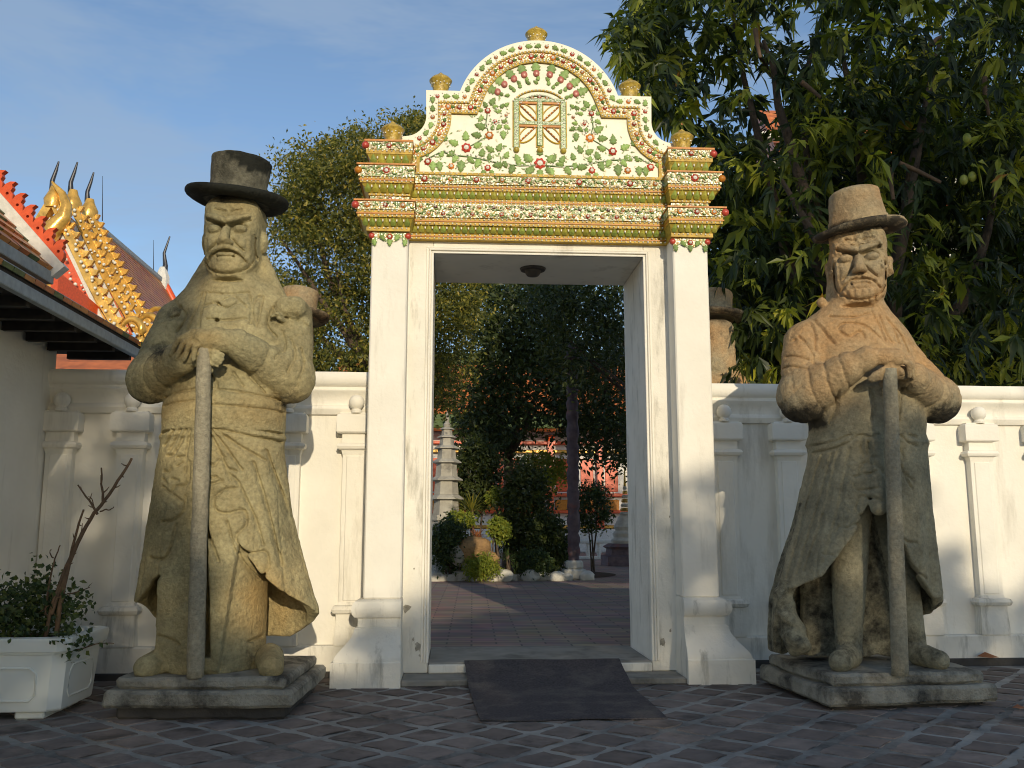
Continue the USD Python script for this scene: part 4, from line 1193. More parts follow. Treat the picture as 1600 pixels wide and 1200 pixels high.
grL2 = px_lines([[(416, 640), (410, 720), (404, 790)], [(400, 640), (370, 740), (350, 800)], [(604, 655), (620, 720), (636, 785)], [(640, 650), (622, 700), (618, 780)], [(655, 655), (650, 740), (640, 790)], [(420, 700), (470, 690), (520, 715), (570, 690), (600, 712)], [(500, 680), (540, 660), (575, 690)],
                 [(300, 690), (330, 740), (290, 800)], [(270, 660), (300, 720), (260, 740)], [(430, 640), (520, 652), (600, 640)], [(440, 760), (520, 770), (600, 760)], [(700, 700), (680, 780), (720, 830)], [(740, 800), (760, 880), (735, 940)], [(780, 840), (800, 910), (780, 990)], [(820, 880), (835, 960), (810, 1040)], [(690, 760), (740, 745), (800, 755)],
                 [(250, 1080), (420, 1060)], [(250, 1120), (410, 1110)], [(470, 1060), (730, 1090)], [(470, 1000), (500, 1050), (480, 1090)], [(560, 990), (600, 1050)], [(620, 1000), (680, 1070)], [(470, 1130), (740, 1140)]], 2.607, 150, 200, 6.80, OL)
hemL = np.array([at(u, v, 6.9)[[0, 2]] - [OL[0], 0] for u, v in ((203, 945), (245, 905), (252, 900))] + [(-.30, .30), (.16, .30)] + [at(u, v, 6.9)[[0, 2]] - [OL[0], 0] for u, v in ((382, 850), (410, 893), (450, 930), (497, 966))])
hemL = hemL[np.argsort(hemL[:, 0])].astype(np.float32)
slL = at(326, 900, 6.8)[0] - OL[0]
slL0 = at(320, 760, 6.8)[0] - OL[0]


def body_left(x, y, z):
    bell = loft_(x, y, z, TL_)
    th = np.arctan2(x - .03, -(y))
    fold = (.012 * np.sin(th * 11 + .5 * np.sin(z * 3)) + .016 * (1 - np.abs(np.sin(th * 8 + .4 * np.sin(z * 2.3)))) ** 4) * np.clip((1.9 - z) * 1.2, 0, 1) * np.clip(.25 + np.abs(th) * .6, 0, 1)
    bell = bell + fold
    inner = loft_(x, y, z, TL_, grow=-.085)
    coat = np.maximum(bell, -np.maximum(inner, z - 1.25))
    zf = np.interp(x, hemL[:, 0], hemL[:, 1]).astype(np.float32)
    zb = (.46 + .30 * np.clip((-x - .38) / .22, 0, 1) + .17 * np.clip((x - .5) / .27, 0, 1)).astype(np.float32)
    t = np.clip((y + .10) / .22, 0, 1)
    coat = smx_(coat, (zf + (zb - zf) * t - z) * .8, .02)
    robe = loft_(x, y, z, [(.27, -.01, -.02, .385, .41), (.34, -.01, -.02, .385, .41), (.9, -.01, -.03, .385, .41), (1.3, 0, -.03, .43, .395), (1.6, 0, -.02, .40, .30)])
    robe = robe + .010 * np.sin(x * 24 + 1) * np.clip(1.2 - z, 0, 1)
    d = sm_(coat, robe, .015)
    # slit beside the staff
    hw = .034 * np.clip((1.62 - z) / .5, 0, 1) ** .8
    xs = slL0 + (slL - slL0) * np.clip((1.62 - z) / .75, 0, 2)
    d = smx_(d, -np.maximum(np.maximum(np.abs(x - xs) - hw, y + .22), .40 - z), .012)
    # belt roll and belly folds
    belt = loft_(x, y, z, [(1.955, 0, -.02, .455, .375), (1.985, 0, -.02, .478, .398), (2.015, 0, -.02, .455, .375)])
    d = sm_(d, belt, .02)
    d = sm_(d, ell_(x, y, z, (.0, -.14, 2.18), (.40, .28, .26)), .10)
    # shoulders, cape, arms
    for s in (-1, 1):
        d = sm_(d, cap_(x * s, y, z, (.10, .05, 3.14), (.40, .05, 2.93), .17, .165), .10)
        d = sm_(d, cap_(x * s, y, z, (.205, .10, 3.46), (.32, .07, 3.05), .050, .13), .05)
    aL = arm_(x, y, z, (-.42, .04, 2.90), (-.555, -.10, 2.43), (-.25, -.43, 2.53), .175, .168, .115, .011)
    aR = arm_(x, y, z, (.455, .04, 2.90), (.52, -.10, 2.43), (.20, -.46, 2.64), .185, .168, .112, .012)
    d = sm_(d, aL, .035)
    d = sm_(d, aR, .035)
    # rope-edged shoulder flap on the right
    d = sm_(d, rbox_(x, y, z, (.50, .0, 3.0), (.115, .20, .085), .07), .04)
    t = np.arctan2(y, x - .45)
    d = sm_(d, cap_(x, y, z, (.40, -.21, 2.905), (.62, -.05, 2.90), .032, .030) + .010 * np.sin(x * 75 + z * 40), .012)
    # cuffs and hands
    d = sm_(d, cap_(x, y, z, (.20, -.47, 2.64), (.075, -.545, 2.655), .088, .092), .012)
    d = sm_(d, cap_(x, y, z, (-.27, -.41, 2.53), (-.20, -.46, 2.515), .108, .10), .012)
    d = sm_(d, hand_(x, y, z, (.05, -.55, 2.675), (-.085, -.575, 2.70), (.0, -.60, 2.625), (-.255, -.555, 2.545), (-.095, -.585, 2.475), (-.02, -.02, .03)), .012)
    d = sm_(d, hand_(x, y, z, (-.17, -.47, 2.52), (-.02, -.55, 2.575), (.0, -.53, 2.49), (.125, -.57, 2.535), (.10, -.55, 2.455), (.01, -.02, 0)), .010)
    # boots
    for c, tip in ((-.27, -.34), (.46, .53)):
        d = sm_(d, cap_(x, y, z, (c, -.20, .365), (tip, -.43, .335), .105, .085), .03)
        d = np.maximum(d, .283 - z)
    # face side head and neck
    d = sm_(d, head_sdf(x - LH[0], y - LH[1], z - LH[2], 'left'), .03)
    d = sm_(d, cap_(x, y, z, (0, .10, 3.62), (0, .13, 3.2), .20, .24), .04)
    d = smx_(d, -ell_(x - LH[0], y - LH[1], z - LH[2], (0, -.215, -.338), (.165, .13, .026)), .02)
    fr = np.clip((-.02 - y) * 20, 0, 1)
    return d + fr * (.026 * groove(x, z, grL, .0115) * (z < 2.02) + .022 * groove(x, z, grL2, .0105) * (z > 1.95) * (z < 3.2))


def stain_left(V):
    x, y, z = V.T
    n1 = fbm(V * 2.2, 3, 4)
    s = .30 * n1
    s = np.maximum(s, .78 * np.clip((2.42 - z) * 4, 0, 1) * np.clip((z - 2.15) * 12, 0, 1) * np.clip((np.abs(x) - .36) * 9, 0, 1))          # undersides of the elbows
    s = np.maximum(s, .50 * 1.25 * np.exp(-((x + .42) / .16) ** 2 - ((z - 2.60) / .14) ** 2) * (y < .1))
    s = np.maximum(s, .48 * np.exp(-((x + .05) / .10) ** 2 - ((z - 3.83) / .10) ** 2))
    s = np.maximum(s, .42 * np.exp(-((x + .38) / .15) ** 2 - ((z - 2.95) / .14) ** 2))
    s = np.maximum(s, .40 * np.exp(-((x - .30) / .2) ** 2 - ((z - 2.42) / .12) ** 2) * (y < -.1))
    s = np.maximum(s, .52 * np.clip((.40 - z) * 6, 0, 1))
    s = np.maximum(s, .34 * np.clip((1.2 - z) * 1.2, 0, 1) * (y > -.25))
    return s


def plinth(parent, cx, cy, w, dp, rz, z0, z1, z2, seed, inset=.06):
    for nm, a, b, g_, mt_ in (('footing', 0.0, z0 + .02, -.07, 'footing'), ('lower_slab', z0, z1, 0, 'plinth_stone'), ('upper_slab', z1, z2, -inset, 'plinth_stone')):
        m = trimesh.Trimesh(*cbox(-w / 2 - g_, w / 2 + g_, -dp / 2 - g_, dp / 2 + g_, a, b, bev=.022), process=False)
        for _ in range(4):
            m = m.subdivide_to_size(.07) if _ == 0 else m
        v = np.array(m.vertices)
        v = v + (fbm(v * 5 + seed, 4, seed)[:, None] - .5) * .05 * np.array([1, 1, .35])
        v[:, 2] = np.where(m.vertices[:, 2] <= a + .001, a, v[:, 2])
        v = turn(v, rz) + [cx, cy, 0]
        part(parent, nm, (v, m.faces), mt_, 50)


def staff(parent, p0, p1, r0, r1, seed, m):
    n = 40
    P = np.linspace(p0, p1, n)
    rr = np.linspace(r0, r1, n)
    rr[-1] *= .96; rr[0] *= 1.0
    v, f = tube(P, rr, 14)
    v = v + (fbm(v * 6, 3, seed)[:, None] - .5) * .014 * np.array([1, 1, 0])
    part(parent, 'staff', (v, f), m, True, stain=np.full(len(v), .16))


def warm_left(V):
    x, y, z = V.T
    w = .25 + 0 * x
    w = np.maximum(w, 1.0 * np.exp(-((x + .05) / .22) ** 2 - ((z - 2.62) / .11) ** 2) * (y < -.3))
    w = np.maximum(w, .9 * np.exp(-((x - .42) / .3) ** 2 - ((z - .75) / .38) ** 2))
    return np.maximum(w, .5 * np.exp(-((z - 2.2) / .2) ** 2) * (y < 0))


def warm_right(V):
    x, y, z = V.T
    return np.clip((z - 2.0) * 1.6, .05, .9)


def figure(name, label, org, rz, body, lo, hi, h, stone, stain, seed, warm):
    t = thing(name, label, 'statue', org, rz)
    V, Fc = sdf_skin(body, lo, hi, h)
    st = stain(V)
    V = rough(V, Fc, .013, seed)
    W = turn(V, rz) + org
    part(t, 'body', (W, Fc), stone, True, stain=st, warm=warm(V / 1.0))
    return t


FIG_H = 0.0092
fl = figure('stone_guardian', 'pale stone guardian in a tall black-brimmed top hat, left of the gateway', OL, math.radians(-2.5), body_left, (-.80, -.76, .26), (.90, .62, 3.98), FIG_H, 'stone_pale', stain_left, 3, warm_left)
v, f = hat_mesh(.222, .236, .345, .405, (math.radians(4), math.radians(5.5)), .03, .02, 5)
hs = np.where(np.hypot(v[:, 0], v[:, 1]) > .25, .80, .12 + .30 * fbm(v * 4, 3, 8) + .26 * np.exp(-((v[:, 0] + .05) / .07) ** 2) + .12 * np.clip((v[:, 2] - .28) * 8, 0, 1))
part(fl, 'top_hat', (turn(v, math.radians(-2.5)) + OL + LH + [-.0, .03, .375], f), 'stone_hat', True, stain=hs)
plinth(fl, -1.70, 7.20, 1.30, 1.22, math.radians(-2.5), .09, .205, .285, 3)
staff(fl, (-1.775, 6.69, .28), (-1.815, 6.645, 2.60), .060, .052, 3, 'stone_staff')
# ------------------------------------------------------------------ the right figure
OR = np.array([3.32, 7.25, 0])
RH = np.array([.045, -.03, 3.43])
HT = math.radians(-24)
TR_ = [(.30, -.12, .03, .70, .42), (.50, -.13, .02, .70, .43), (.75, -.12, .02, .68, .43), (1.0, -.09, .01, .63, .42), (1.4, -.03, 0, .545, .40), (1.8, .02, -.01, .485, .375), (1.95, .03, -.01, .468, .365), (2.1, .03, -.02, .462, .36), (2.4, .02, -.02, .455, .34),
       (2.72, .01, 0, .45, .31), (2.92, .01, .02, .40, .27), (3.05, .02, .03, .29, .23), (3.22, .03, .02, .18, .18)]
hemR = np.array([at(u, v, 6.87)[[0, 2]] - [OR[0], 0] for u, v in ((1200, 955), (1225, 938), (1260, 922), (1290, 903), (1312, 872), (1332, 842), (1352, 800), (1374, 752), (1388, 790), (1404, 838), (1425, 880), (1450, 915), (1475, 938))]).astype(np.float32)
grR = px_lines([[(205, 160), (330, 140), (405, 90)], [(205, 130), (330, 112), (400, 70)], [(535, 80), (575, 120), (622, 132)], [(535, 50), (580, 90), (622, 100)], [(400, 40), (440, 30), (470, 60), (450, 100), (410, 90), (400, 40)], [(410, 100), (415, 160), (452, 182)], [(430, 120), (440, 200), (470, 240)],
                [(385, 250), (440, 240), (452, 290), (395, 302), (380, 280)], [(400, 330), (390, 380), (410, 410), (355, 445)], [(415, 325), (460, 345)], [(420, 200), (405, 225), (425, 245), (455, 225)], [(545, 190), (560, 232), (592, 292)], [(568, 240), (600, 265)], [(550, 150), (565, 180), (548, 200)], [(550, 480), (580, 498), (617, 500)], [(560, 510), (600, 590), (660, 640)],
                [(215, 180), (150, 400), (90, 600)], [(258, 170), (190, 400), (122, 640)], [(300, 160), (240, 400), (172, 640)], [(340, 150), (290, 380), (222, 612)], [(372, 150), (330, 380), (272, 580)], [(330, 440), (300, 500), (280, 562)], [(275, 545), (305, 548)], [(240, 180), (170, 420), (105, 625)], [(322, 160), (268, 390), (200, 625)]], 2.4, 1180, 640, 6.86, OR)
grR2 = px_lines([[(345, 630), (385, 720), (425, 800)], [(330, 650), (350, 740), (340, 830)], [(612, 640), (640, 720), (658, 792)], [(650, 660), (665, 740), (690, 800)], [(690, 670), (720, 740), (735, 800)], [(210, 700), (215, 745), (245, 772), (262, 765)], [(278, 752), (300, 790), (325, 850), (318, 905)], [(240, 660), (262, 700), (245, 750)],
                 [(450, 720), (470, 700), (520, 702), (560, 712), (600, 745), (632, 780)], [(455, 740), (490, 770), (540, 745), (560, 780)], [(170, 860), (230, 850), (300, 880)], [(150, 920), (220, 905), (280, 930)], [(700, 690), (760, 760), (790, 840)], [(430, 655), (520, 668), (600, 650)], [(400, 1050), (420, 1110), (400, 1190)], [(560, 1040), (570, 1120), (560, 1190)], [(720, 1030), (700, 1110), (690, 1190)]], 3.076, 1180, 270, 6.86, OR)


def body_right(x, y, z):
    bell = loft_(x, y, z, TR_)
    th = np.arctan2(x + .03, -(y - .02))
    bell = bell + (.012 * np.sin(th * 15 + z * .8) + .015 * (1 - np.abs(np.sin(th * 9.5 + z * .5))) ** 4) * np.clip((1.95 - z) * 1.0, 0, 1)
    inner = loft_(x, y, z, TR_, grow=-.085)
    coat = np.maximum(bell, -np.maximum(inner, z - 1.72))
    zf = np.interp(x, hemR[:, 0], hemR[:, 1]).astype(np.float32)
    zb = (.31 + .02 * np.sin(x * 22) + .36 * np.clip((x - .22) / .3, 0, 1)).astype(np.float32)
    t = np.clip((y + .12) / .16, 0, 1)
    coat = smx_(coat, (zf + (zb - zf) * t - z) * .62, .02)
    d = coat
    # back panel seen through the opening, legs and boots
    d = sm_(d, loft_(x, y, z, [(.30, -.02, .20, .50, .12), (1.6, .0, .18, .44, .16)]) + .008 * np.sin(x * 30), .03)
    d = sm_(d, cap_(x, y, z, (-.16, -.04, 1.5), (-.255, -.10, .40), .175, .098), .03)
    d = sm_(d, cap_(x, y, z, (.18, .0, 1.5), (.30, -.02, .40), .165, .10), .03)
    d = sm_(d, cap_(x, y, z, (-.26, -.14, .335), (-.44, -.36, .315), .095, .080), .03)
    d = sm_(d, cap_(x, y, z, (.30, -.10, .335), (.36, -.30, .31), .09, .075), .03)
    # drooping roll of cloth at the left hem
    d = sm_(d, cap_(x, y, z, (-.74, -.02, .78), (-.66, -.10, .42), .062, .10) + .010 * np.sin(z * 42 + x * 20), .04)
    belt = loft_(x, y, z, [(1.93, .03, -.01, .46, .36), (1.97, .03, -.01, .488, .388), (2.02, .03, -.01, .46, .36)])
    d = sm_(d, belt, .03)
    d = sm_(d, ell_(x, y, z, (-.05, -.37, 1.97), (.085, .045, .085)), .02)
    d = sm_(d, cap_(x, y, z, (-.06, -.385, 1.95), (-.10, -.42, 1.45), .04, .06), .03)
    d = sm_(d, ell_(x, y, z, (.02, -.12, 2.20), (.40, .27, .28)), .10)
    for s in (-1, 1):
        d = sm_(d, cap_(x * s, y, z, (.10, .05, 3.03), (.38 if s < 0 else .31, .05, 2.84 if s < 0 else 2.80), .155, .155 if s < 0 else .145), .10)
    aL = arm_(x, y, z, (-.42, .04, 2.82), (-.525, -.12, 2.34), (-.27, -.42, 2.53), .175, .19, .125, .014)
    aR = arm_(x, y, z, (.34, .04, 2.78), (.585, -.10, 2.33), (.25, -.42, 2.46), .150, .175, .115, .012)
    d = sm_(d, aL, .035)
    d = sm_(d, aR, .035)
    d = sm_(d, cap_(x, y, z, (-.27, -.42, 2.53), (-.16, -.50, 2.59), .10, .095), .015)
    d = sm_(d, hand_(x, y, z, (-.13, -.52, 2.60), (.06, -.545, 2.625), (.05, -.59, 2.56), (.235, -.49, 2.47), (.155, -.56, 2.42), (.03, -.02, .035), rp=.070), .012)
    d = sm_(d, hand_(x, y, z, (.12, -.49, 2.48), (.0, -.55, 2.52), (-.01, -.53, 2.45), (-.14, -.55, 2.455), (-.17, -.53, 2.40), (-.01, -.025, 0)), .012)
    # little knob of the collar on the left shoulder
    d = sm_(d, ell_(x, y, z, (-.27, .02, 3.16), (.045, .045, .045)), .02)
    hx, hy, hz = x - RH[0], y - RH[1], z - RH[2]
    c, s = math.cos(-HT), math.sin(-HT)
    d = sm_(d, head_sdf(hx * c - hy * s, hx * s + hy * c, hz, 'right'), .03)
    d = sm_(d, cap_(x, y, z, (.04, .10, 3.48), (.03, .12, 3.1), .19, .22), .04)
    d = smx_(d, -ell_(hx * c - hy * s, hx * s + hy * c, hz, (0, -.215, -.338), (.165, .13, .026)), .02)
    fr = np.clip((-.02 - y) * 20, 0, 1)
    d = d + fr * (.018 * groove(x, z, grR, .0115) * (z < 2.02) + .023 * groove(x, z, grR2, .0105) * (z > 1.95) * (z < 3.1))
    return np.maximum(d, .248 - z)


def stain_right(V):
    x, y, z = V.T
    s = .30 * fbm(V * 2.2, 3, 4)
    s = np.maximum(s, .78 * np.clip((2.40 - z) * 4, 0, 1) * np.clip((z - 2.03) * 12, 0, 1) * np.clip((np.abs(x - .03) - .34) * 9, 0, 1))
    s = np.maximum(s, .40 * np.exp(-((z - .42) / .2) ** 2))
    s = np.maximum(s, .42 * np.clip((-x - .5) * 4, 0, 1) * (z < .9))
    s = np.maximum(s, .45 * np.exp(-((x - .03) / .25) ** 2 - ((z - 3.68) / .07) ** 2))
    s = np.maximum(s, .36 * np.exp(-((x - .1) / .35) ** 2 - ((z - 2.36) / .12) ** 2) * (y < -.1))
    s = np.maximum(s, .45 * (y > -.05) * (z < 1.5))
    return s


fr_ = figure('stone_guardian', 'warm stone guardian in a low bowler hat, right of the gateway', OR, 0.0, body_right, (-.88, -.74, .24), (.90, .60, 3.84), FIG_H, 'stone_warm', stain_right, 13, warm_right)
v, f = hat_mesh(.232, .205, .36, .375, (math.radians(5), math.radians(-8)), .07, -.02, 15)
hs = np.where(v[:, 2] < .01, .62, .12 + .25 * fbm(v * 4, 3, 8))
part(fr_, 'bowler_hat', (v + OR + RH + [.03, .02, .36], f), 'stone_warm', True, stain=hs, warm=np.full(len(v), .7))
plinth(fr_, 3.30, 7.32, 1.34, 1.22, math.radians(5), .035, .16, .25, 8)
staff(fr_, (3.265, 6.74, .24), (3.305, 6.68, 2.50), .062, .052, 5, 'stone_staff')


# ------------------------------------------------------------------ two more figures beyond the wall, seen from behind
def back_figure(label, org, rz, seed, braid):
    t = thing('stone_guardian', label, 'statue', org, rz)
    T = [(0, 0, 0, .62, .45), (.5, 0, 0, .62, .45), (1.4, 0, 0, .52, .4), (1.95, 0, 0, .46, .36), (2.4, 0, 0, .46, .34), (2.75, 0, 0, .46, .31), (2.98, 0, .02, .40, .27), (3.12, 0, .03, .28, .23), (3.3, 0, .03, .19, .2), (3.8, 0, .03, .19, .2)]

    def f_(x, y, z):
        d = loft_(x, y, z, T) + .012 * np.sin(np.arctan2(x, y) * 13) * (z < 2)
        for s in (-1, 1):
            d = sm_(d, cap_(x * s, y, z, (.1, .03, 3.14), (.42, .03, 2.88), .16, .17), .1)
            d = sm_(d, arm_(x * s, y, z, (.45, .03, 2.88), (.56, -.05, 2.42), (.25, -.42, 2.55), .17, .165, .12, .014), .04)
        d = sm_(d, rbox_(x, y, z, (0, .03, 3.52), (.2, .23, .34), .13), .05)
        if braid:
            d = sm_(d, cap_(x, y, z, (.14, .22, 3.45), (.22, .34, 2.2), .10, .09) + .02 * np.sin(z * 26), .03)
        return d
    V, Fc = sdf_skin(f_, (-.85, -.7, 1.6), (.85, .7, 3.95), .022)
    V = rough(V, Fc, .03, seed)
    part(t, 'body', (turn(V, rz) + org, Fc), 'stone_warm', True, stain=.15 + .3 * fbm(V * 3, 3, seed), warm=np.full(len(V), 1.0))
    prof = lathe([(.62, 0), (.62, .5), (.55, 1.3), (.42, 1.58)], 0, 0, 20)
    part(t, 'robe', (turn(prof[0], rz) + org, prof[1]), 'stone_warm', 40, stain=None)
    v, f = hat_mesh(.222, .23, .33, .39, (math.radians(5), math.radians(-4)), .03, .02, seed)
    part(t, 'top_hat', (turn(v, rz) + org + [0, .03, 3.93], f), 'stone_warm', True, stain=np.where(np.hypot(v[:, 0], v[:, 1]) > .25, .5, .2), warm=np.full(len(v), 1.0))


back_figure('ochre stone guardian behind the left wall, half hidden by the top-hatted guardian', (-1.93, 11.0, -.08), PI, 21, True)
back_figure('ochre stone guardian behind the right wall, half hidden by the gateway', (3.23, 11.0, -.02), PI, 25, False)
# ================================================================== leaves and trees
def leaf_blades(P, D, N, L, W, droop=.18):
    """One folded, drooping blade per row: 7 points, 8 triangles when droop, from base P along D with surface normal N."""
    D = D / (np.linalg.norm(D, axis=1, keepdims=True) + 1e-9)
    N = N - (N * D).sum(1, keepdims=True) * D
    N = N / (np.linalg.norm(N, axis=1, keepdims=True) + 1e-9)
    S = np.cross(D, N)
    L, W = np.broadcast_to(L, (len(P),))[:, None], np.broadcast_to(W, (len(P),))[:, None]
    dz = np.array([0, 0, -1.0])
    mid = P + D * L * .45 + dz * L * droop * .25
    v = np.stack([P, mid + S * W * .5 + N * W * .14, mid, mid - S * W * .5 + N * W * .14, P + D * L * .95 + dz * L * droop], 1)
    f = np.array([[0, 1, 2], [0, 2, 3], [1, 4, 2], [2, 4, 3]])
    return v, f


def blades_mesh(v, f):
    k = v.shape[1]
    return v.reshape(-1, 3), (f[None] + (np.arange(len(v)) * k)[:, None, None]).reshape(-1, 3)


def rand_dirs(r, n):
    d = r.normal(size=(n, 3))
    return d / np.linalg.norm(d, axis=1, keepdims=True)


def rosettes(r, C, n, L, W, out=None):
    """Whorls of long drooping leaves round twig ends C."""
    k = len(C)
    axis = rand_dirs(r, k) * .7 + np.array([0, -.25, .45]) if out is None else out
    axis /= np.linalg.norm(axis, axis=1, keepdims=True)
    a = np.repeat(axis, n, 0)
    d = rand_dirs(r, k * n)
    d = d - (d * a).sum(1, keepdims=True) * a * .8 + a * .35 + np.array([0, 0, -.42])
    P = np.repeat(C, n, 0) + r.normal(0, .03, (k * n, 3))
    Nn = a + np.array([0.05, -.5, .45]) + r.normal(0, .25, (k * n, 3))
    s = r.uniform(.5, 1.3, k * n)
    return leaf_blades(P, d, Nn, L * s, W * s * r.uniform(.85, 1.15, k * n), r.uniform(.15, .65, k * n)[:, None])


def sprays(r, C, n, R, L, W, flat=.35):
    """Flat sprays of small leaflets round the points C."""
    k = len(C)
    nrm = rand_dirs(r, k) * .6 + np.array([0.1, -.55, .65])
    nrm /= np.linalg.norm(nrm, axis=1, keepdims=True)
    q = r.normal(size=(k * n, 3)) * R * .55
    nn = np.repeat(nrm, n, 0)
    q = q - (q * nn).sum(1, keepdims=True) * nn * (1 - flat)
    q[:, 2] -= (q[:, 0] ** 2 + q[:, 1] ** 2) / R * .35
    s = r.uniform(.7, 1.25, k * n)
    return leaf_blades(np.repeat(C, n, 0) + q, rand_dirs(r, k * n) + nn * .1, nn + r.normal(0, .5, (k * n, 3)), L * s, W * s, .1)


def in_poly(r, poly, n, y0, y1, hole=None, seed=0, thr=.0, hs=1.0):
    """Random points seen inside the photo polygon at depths y0..y1; a noise field opens gaps."""
    pg = Polygon(poly)
    x0, z0, x1, z1 = pg.bounds
    out = []
    while len(out) < n:
        u, v = r.uniform(x0, x1), r.uniform(z0, z1)
        if pg.contains(Point(u, v)):
            p = at(u, v, r.uniform(y0, y1))
            if thr and fbm(p[None] * hs, 3, seed)[0] < thr:
                if r.random() < .93:
                    continue
            if hole is not None and any(((u - a) / ra) ** 2 + ((v - b) / rb) ** 2 < 1.5 for a, b, ra, rb in hole) and r.random() < .96:
                continue
            out.append(p)
    return np.array(out)


def limbs(parent, root, ends, r0, seed, mat_='bark', name='limb'):
    """Tapered, crooked limbs from the trunk's fork to the given ends."""
    r = np.random.default_rng(seed)
    for e in ends:
        e = np.asarray(e, float)
        t = np.linspace(0, 1, 9)[:, None]
        P = root + (e - root) * t + np.sin(t * PI) * r.normal(0, .12, 3) * np.linalg.norm(e - root) * .5 + np.cumsum(r.normal(0, .03, (9, 3)), 0)
        P[0] = root
        part(parent, name, tube(P, np.linspace(r0, r0 * .18, 9), 7), mat_, True)


# ------------------------------------------------------------------ mango tree on the right
r = np.random.default_rng(31)
mg = thing('mango_tree', 'big mango tree with long drooping leaves behind the right wall', 'tree', (5.9, 12.6, 0))
fork = np.array([5.9, 12.6, 2.6])
part(mg, 'trunk', tube([[5.95, 12.6, -.1], [5.9, 12.6, .6], [5.95, 12.65, 1.6], fork], [.34, .26, .23, .22], 12), 'bark', True)
limbs(mg, fork, [at(1180, 60, 12.2), at(1130, 20, 12.6), at(1330, 40, 13), at(1480, 60, 12.4), at(1560, 250, 12), at(1210, 300, 11.6), at(1420, 220, 11.8), at(1240, 150, 12.8)], .15, 4)
limbs(mg, at(1240, 150, 12.8), [at(1180, 30, 12.4), at(1200, 60, 12.2), at(1290, 20, 12.4)], .06, 5)
for a, b in (((1252, 128), (1282, 152)), ((1405, 255), (1470, 285)), ((1180, 45), (1188, 90)), ((1392, 262), (1396, 312)), ((1430, 285), (1420, 330)), ((1538, 120), (1545, 180)), ((1455, 70), (1475, 55))):
    p, q = at(*a, 10.9), at(*b, 10.9)
    part(mg, 'twig', tube([p, p * .5 + q * .5 + [0, .03, .03], q], [.035, .028, .022], 6), 'twig', True)
MP = [(1005, -60), (960, 30), (942, 62), (965, 105), (1002, 150), (1030, 190), (1075, 190), (1088, 330), (1100, 590), (1170, 612), (1700, 612), (1720, -60)]
holes = [(1205, 190, 26, 30), (1185, 120, 20, 26), (1150, 200, 20, 22), (1098, 175, 18, 26), (1252, 45, 16, 24), (1300, 100, 12, 18), (1120, 130, 12, 16), (1400, 120, 10, 14), (1225, 150, 14, 18), (1520, 160, 10, 10), (1480, 175, 9, 10), (1080, 60, 9, 12)]
C1 = in_poly(r, MP, 900, 10.4, 12.4, holes, 3, .44, .9)
C2 = in_poly(r, MP, 2600, 12.2, 16.0, holes, 8, .26, .8)
edge = in_poly(r, [(942, 62), (960, 28), (1010, -30), (1060, -30), (1040, 120), (1075, 190), (1030, 190), (1000, 150), (965, 105)], 60, 11.5, 13, None)
v1, lf = rosettes(r, C1, 9, .245, .072)
v2, _ = rosettes(r, np.vstack([C2, edge]), 9, .30, .095)
order = np.argsort(v1[:, 0, 1] + r.uniform(0, .5, len(v1)))
def sun_shade_tone(C, sd):
    """Colour number per blade: most whorls toned dark as if shaded, some pale as if sunlit."""
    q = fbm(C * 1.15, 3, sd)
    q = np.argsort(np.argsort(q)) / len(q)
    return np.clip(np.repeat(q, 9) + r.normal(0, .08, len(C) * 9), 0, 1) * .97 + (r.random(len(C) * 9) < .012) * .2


n1, n2 = sun_shade_tone(C1, 41), sun_shade_tone(np.vstack([C2, edge]), 42) * .85
crown = UsdGeom.Xform.Define(stage, unique(mg, 'crown')).GetPath().pathString
inframe = [k for k in order if abs((v1[k, 0] - [0, 0, EYE]) @ cr / ((v1[k, 0] - [0, 0, EYE]) @ cf)) < .56]
pick = set(inframe[:290])
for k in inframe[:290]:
    part(crown, 'leaf', (v1[k], lf), 'mango_leaf_sunlit' if n1[k] > .62 else 'mango_leaf_shaded', True)
rest_ = [k for k in range(len(v1)) if k not in pick]
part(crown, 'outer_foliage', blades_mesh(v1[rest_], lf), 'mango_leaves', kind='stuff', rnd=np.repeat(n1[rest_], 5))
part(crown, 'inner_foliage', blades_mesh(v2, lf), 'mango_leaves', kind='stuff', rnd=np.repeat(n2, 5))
for u, v, c in ((1511, 216, 0), (1506, 281, 0), (1519, 276, 0)):
    p = at(u, v, 10.6)
    part(mg, 'mango', balls([p], .052, True, (1, .9, 1.35)), 'fruit_green' if c == 0 else 'dead_leaf_orange', True)

# ------------------------------------------------------------------ feathery tree on the left, behind the wall
r = np.random.default_rng(41)
tm = thing('tamarind_tree', 'feathery sunlit tamarind tree between the top-hatted guardian and the gateway', 'tree', (-.75, 15.8, 0))
fork = np.array([-.80, 15.8, 3.4])
part(tm, 'trunk', tube([[-.75, 15.8, -.1], [-.75, 15.8, 1.0], [-.82, 15.8, 2.2], fork], [.30, .22, .20, .19], 12), 'bark', True)
TP = [(452, 268), (480, 256), (505, 243), (545, 230), (590, 218), (640, 198), (662, 186), (700, 230), (735, 440), (752, 462), (735, 520), (728, 580), (700, 630), (676, 632), (560, 612), (470, 610), (420, 480), (407, 420), (418, 372), (440, 330)]
limbs(tm, fork, [at(470, 270, 15.5), at(450, 380, 15), at(440, 450, 15.2), at(540, 230, 16), at(620, 200, 16.2), at(520, 420, 14.8), at(540, 520, 14.6), at(700, 480, 15), at(690, 600, 14.8)], .11, 9)
holesT = [(448, 405, 22, 30), (440, 350, 10, 12), (500, 300, 8, 8), (470, 460, 20, 12), (760, 480, 16, 16), (520, 270, 9, 7), (480, 410, 12, 10), (505, 445, 10, 9)]
C = in_poly(r, TP, 2500, 14.0, 17.6, holesT, 6, .475, 1.5)
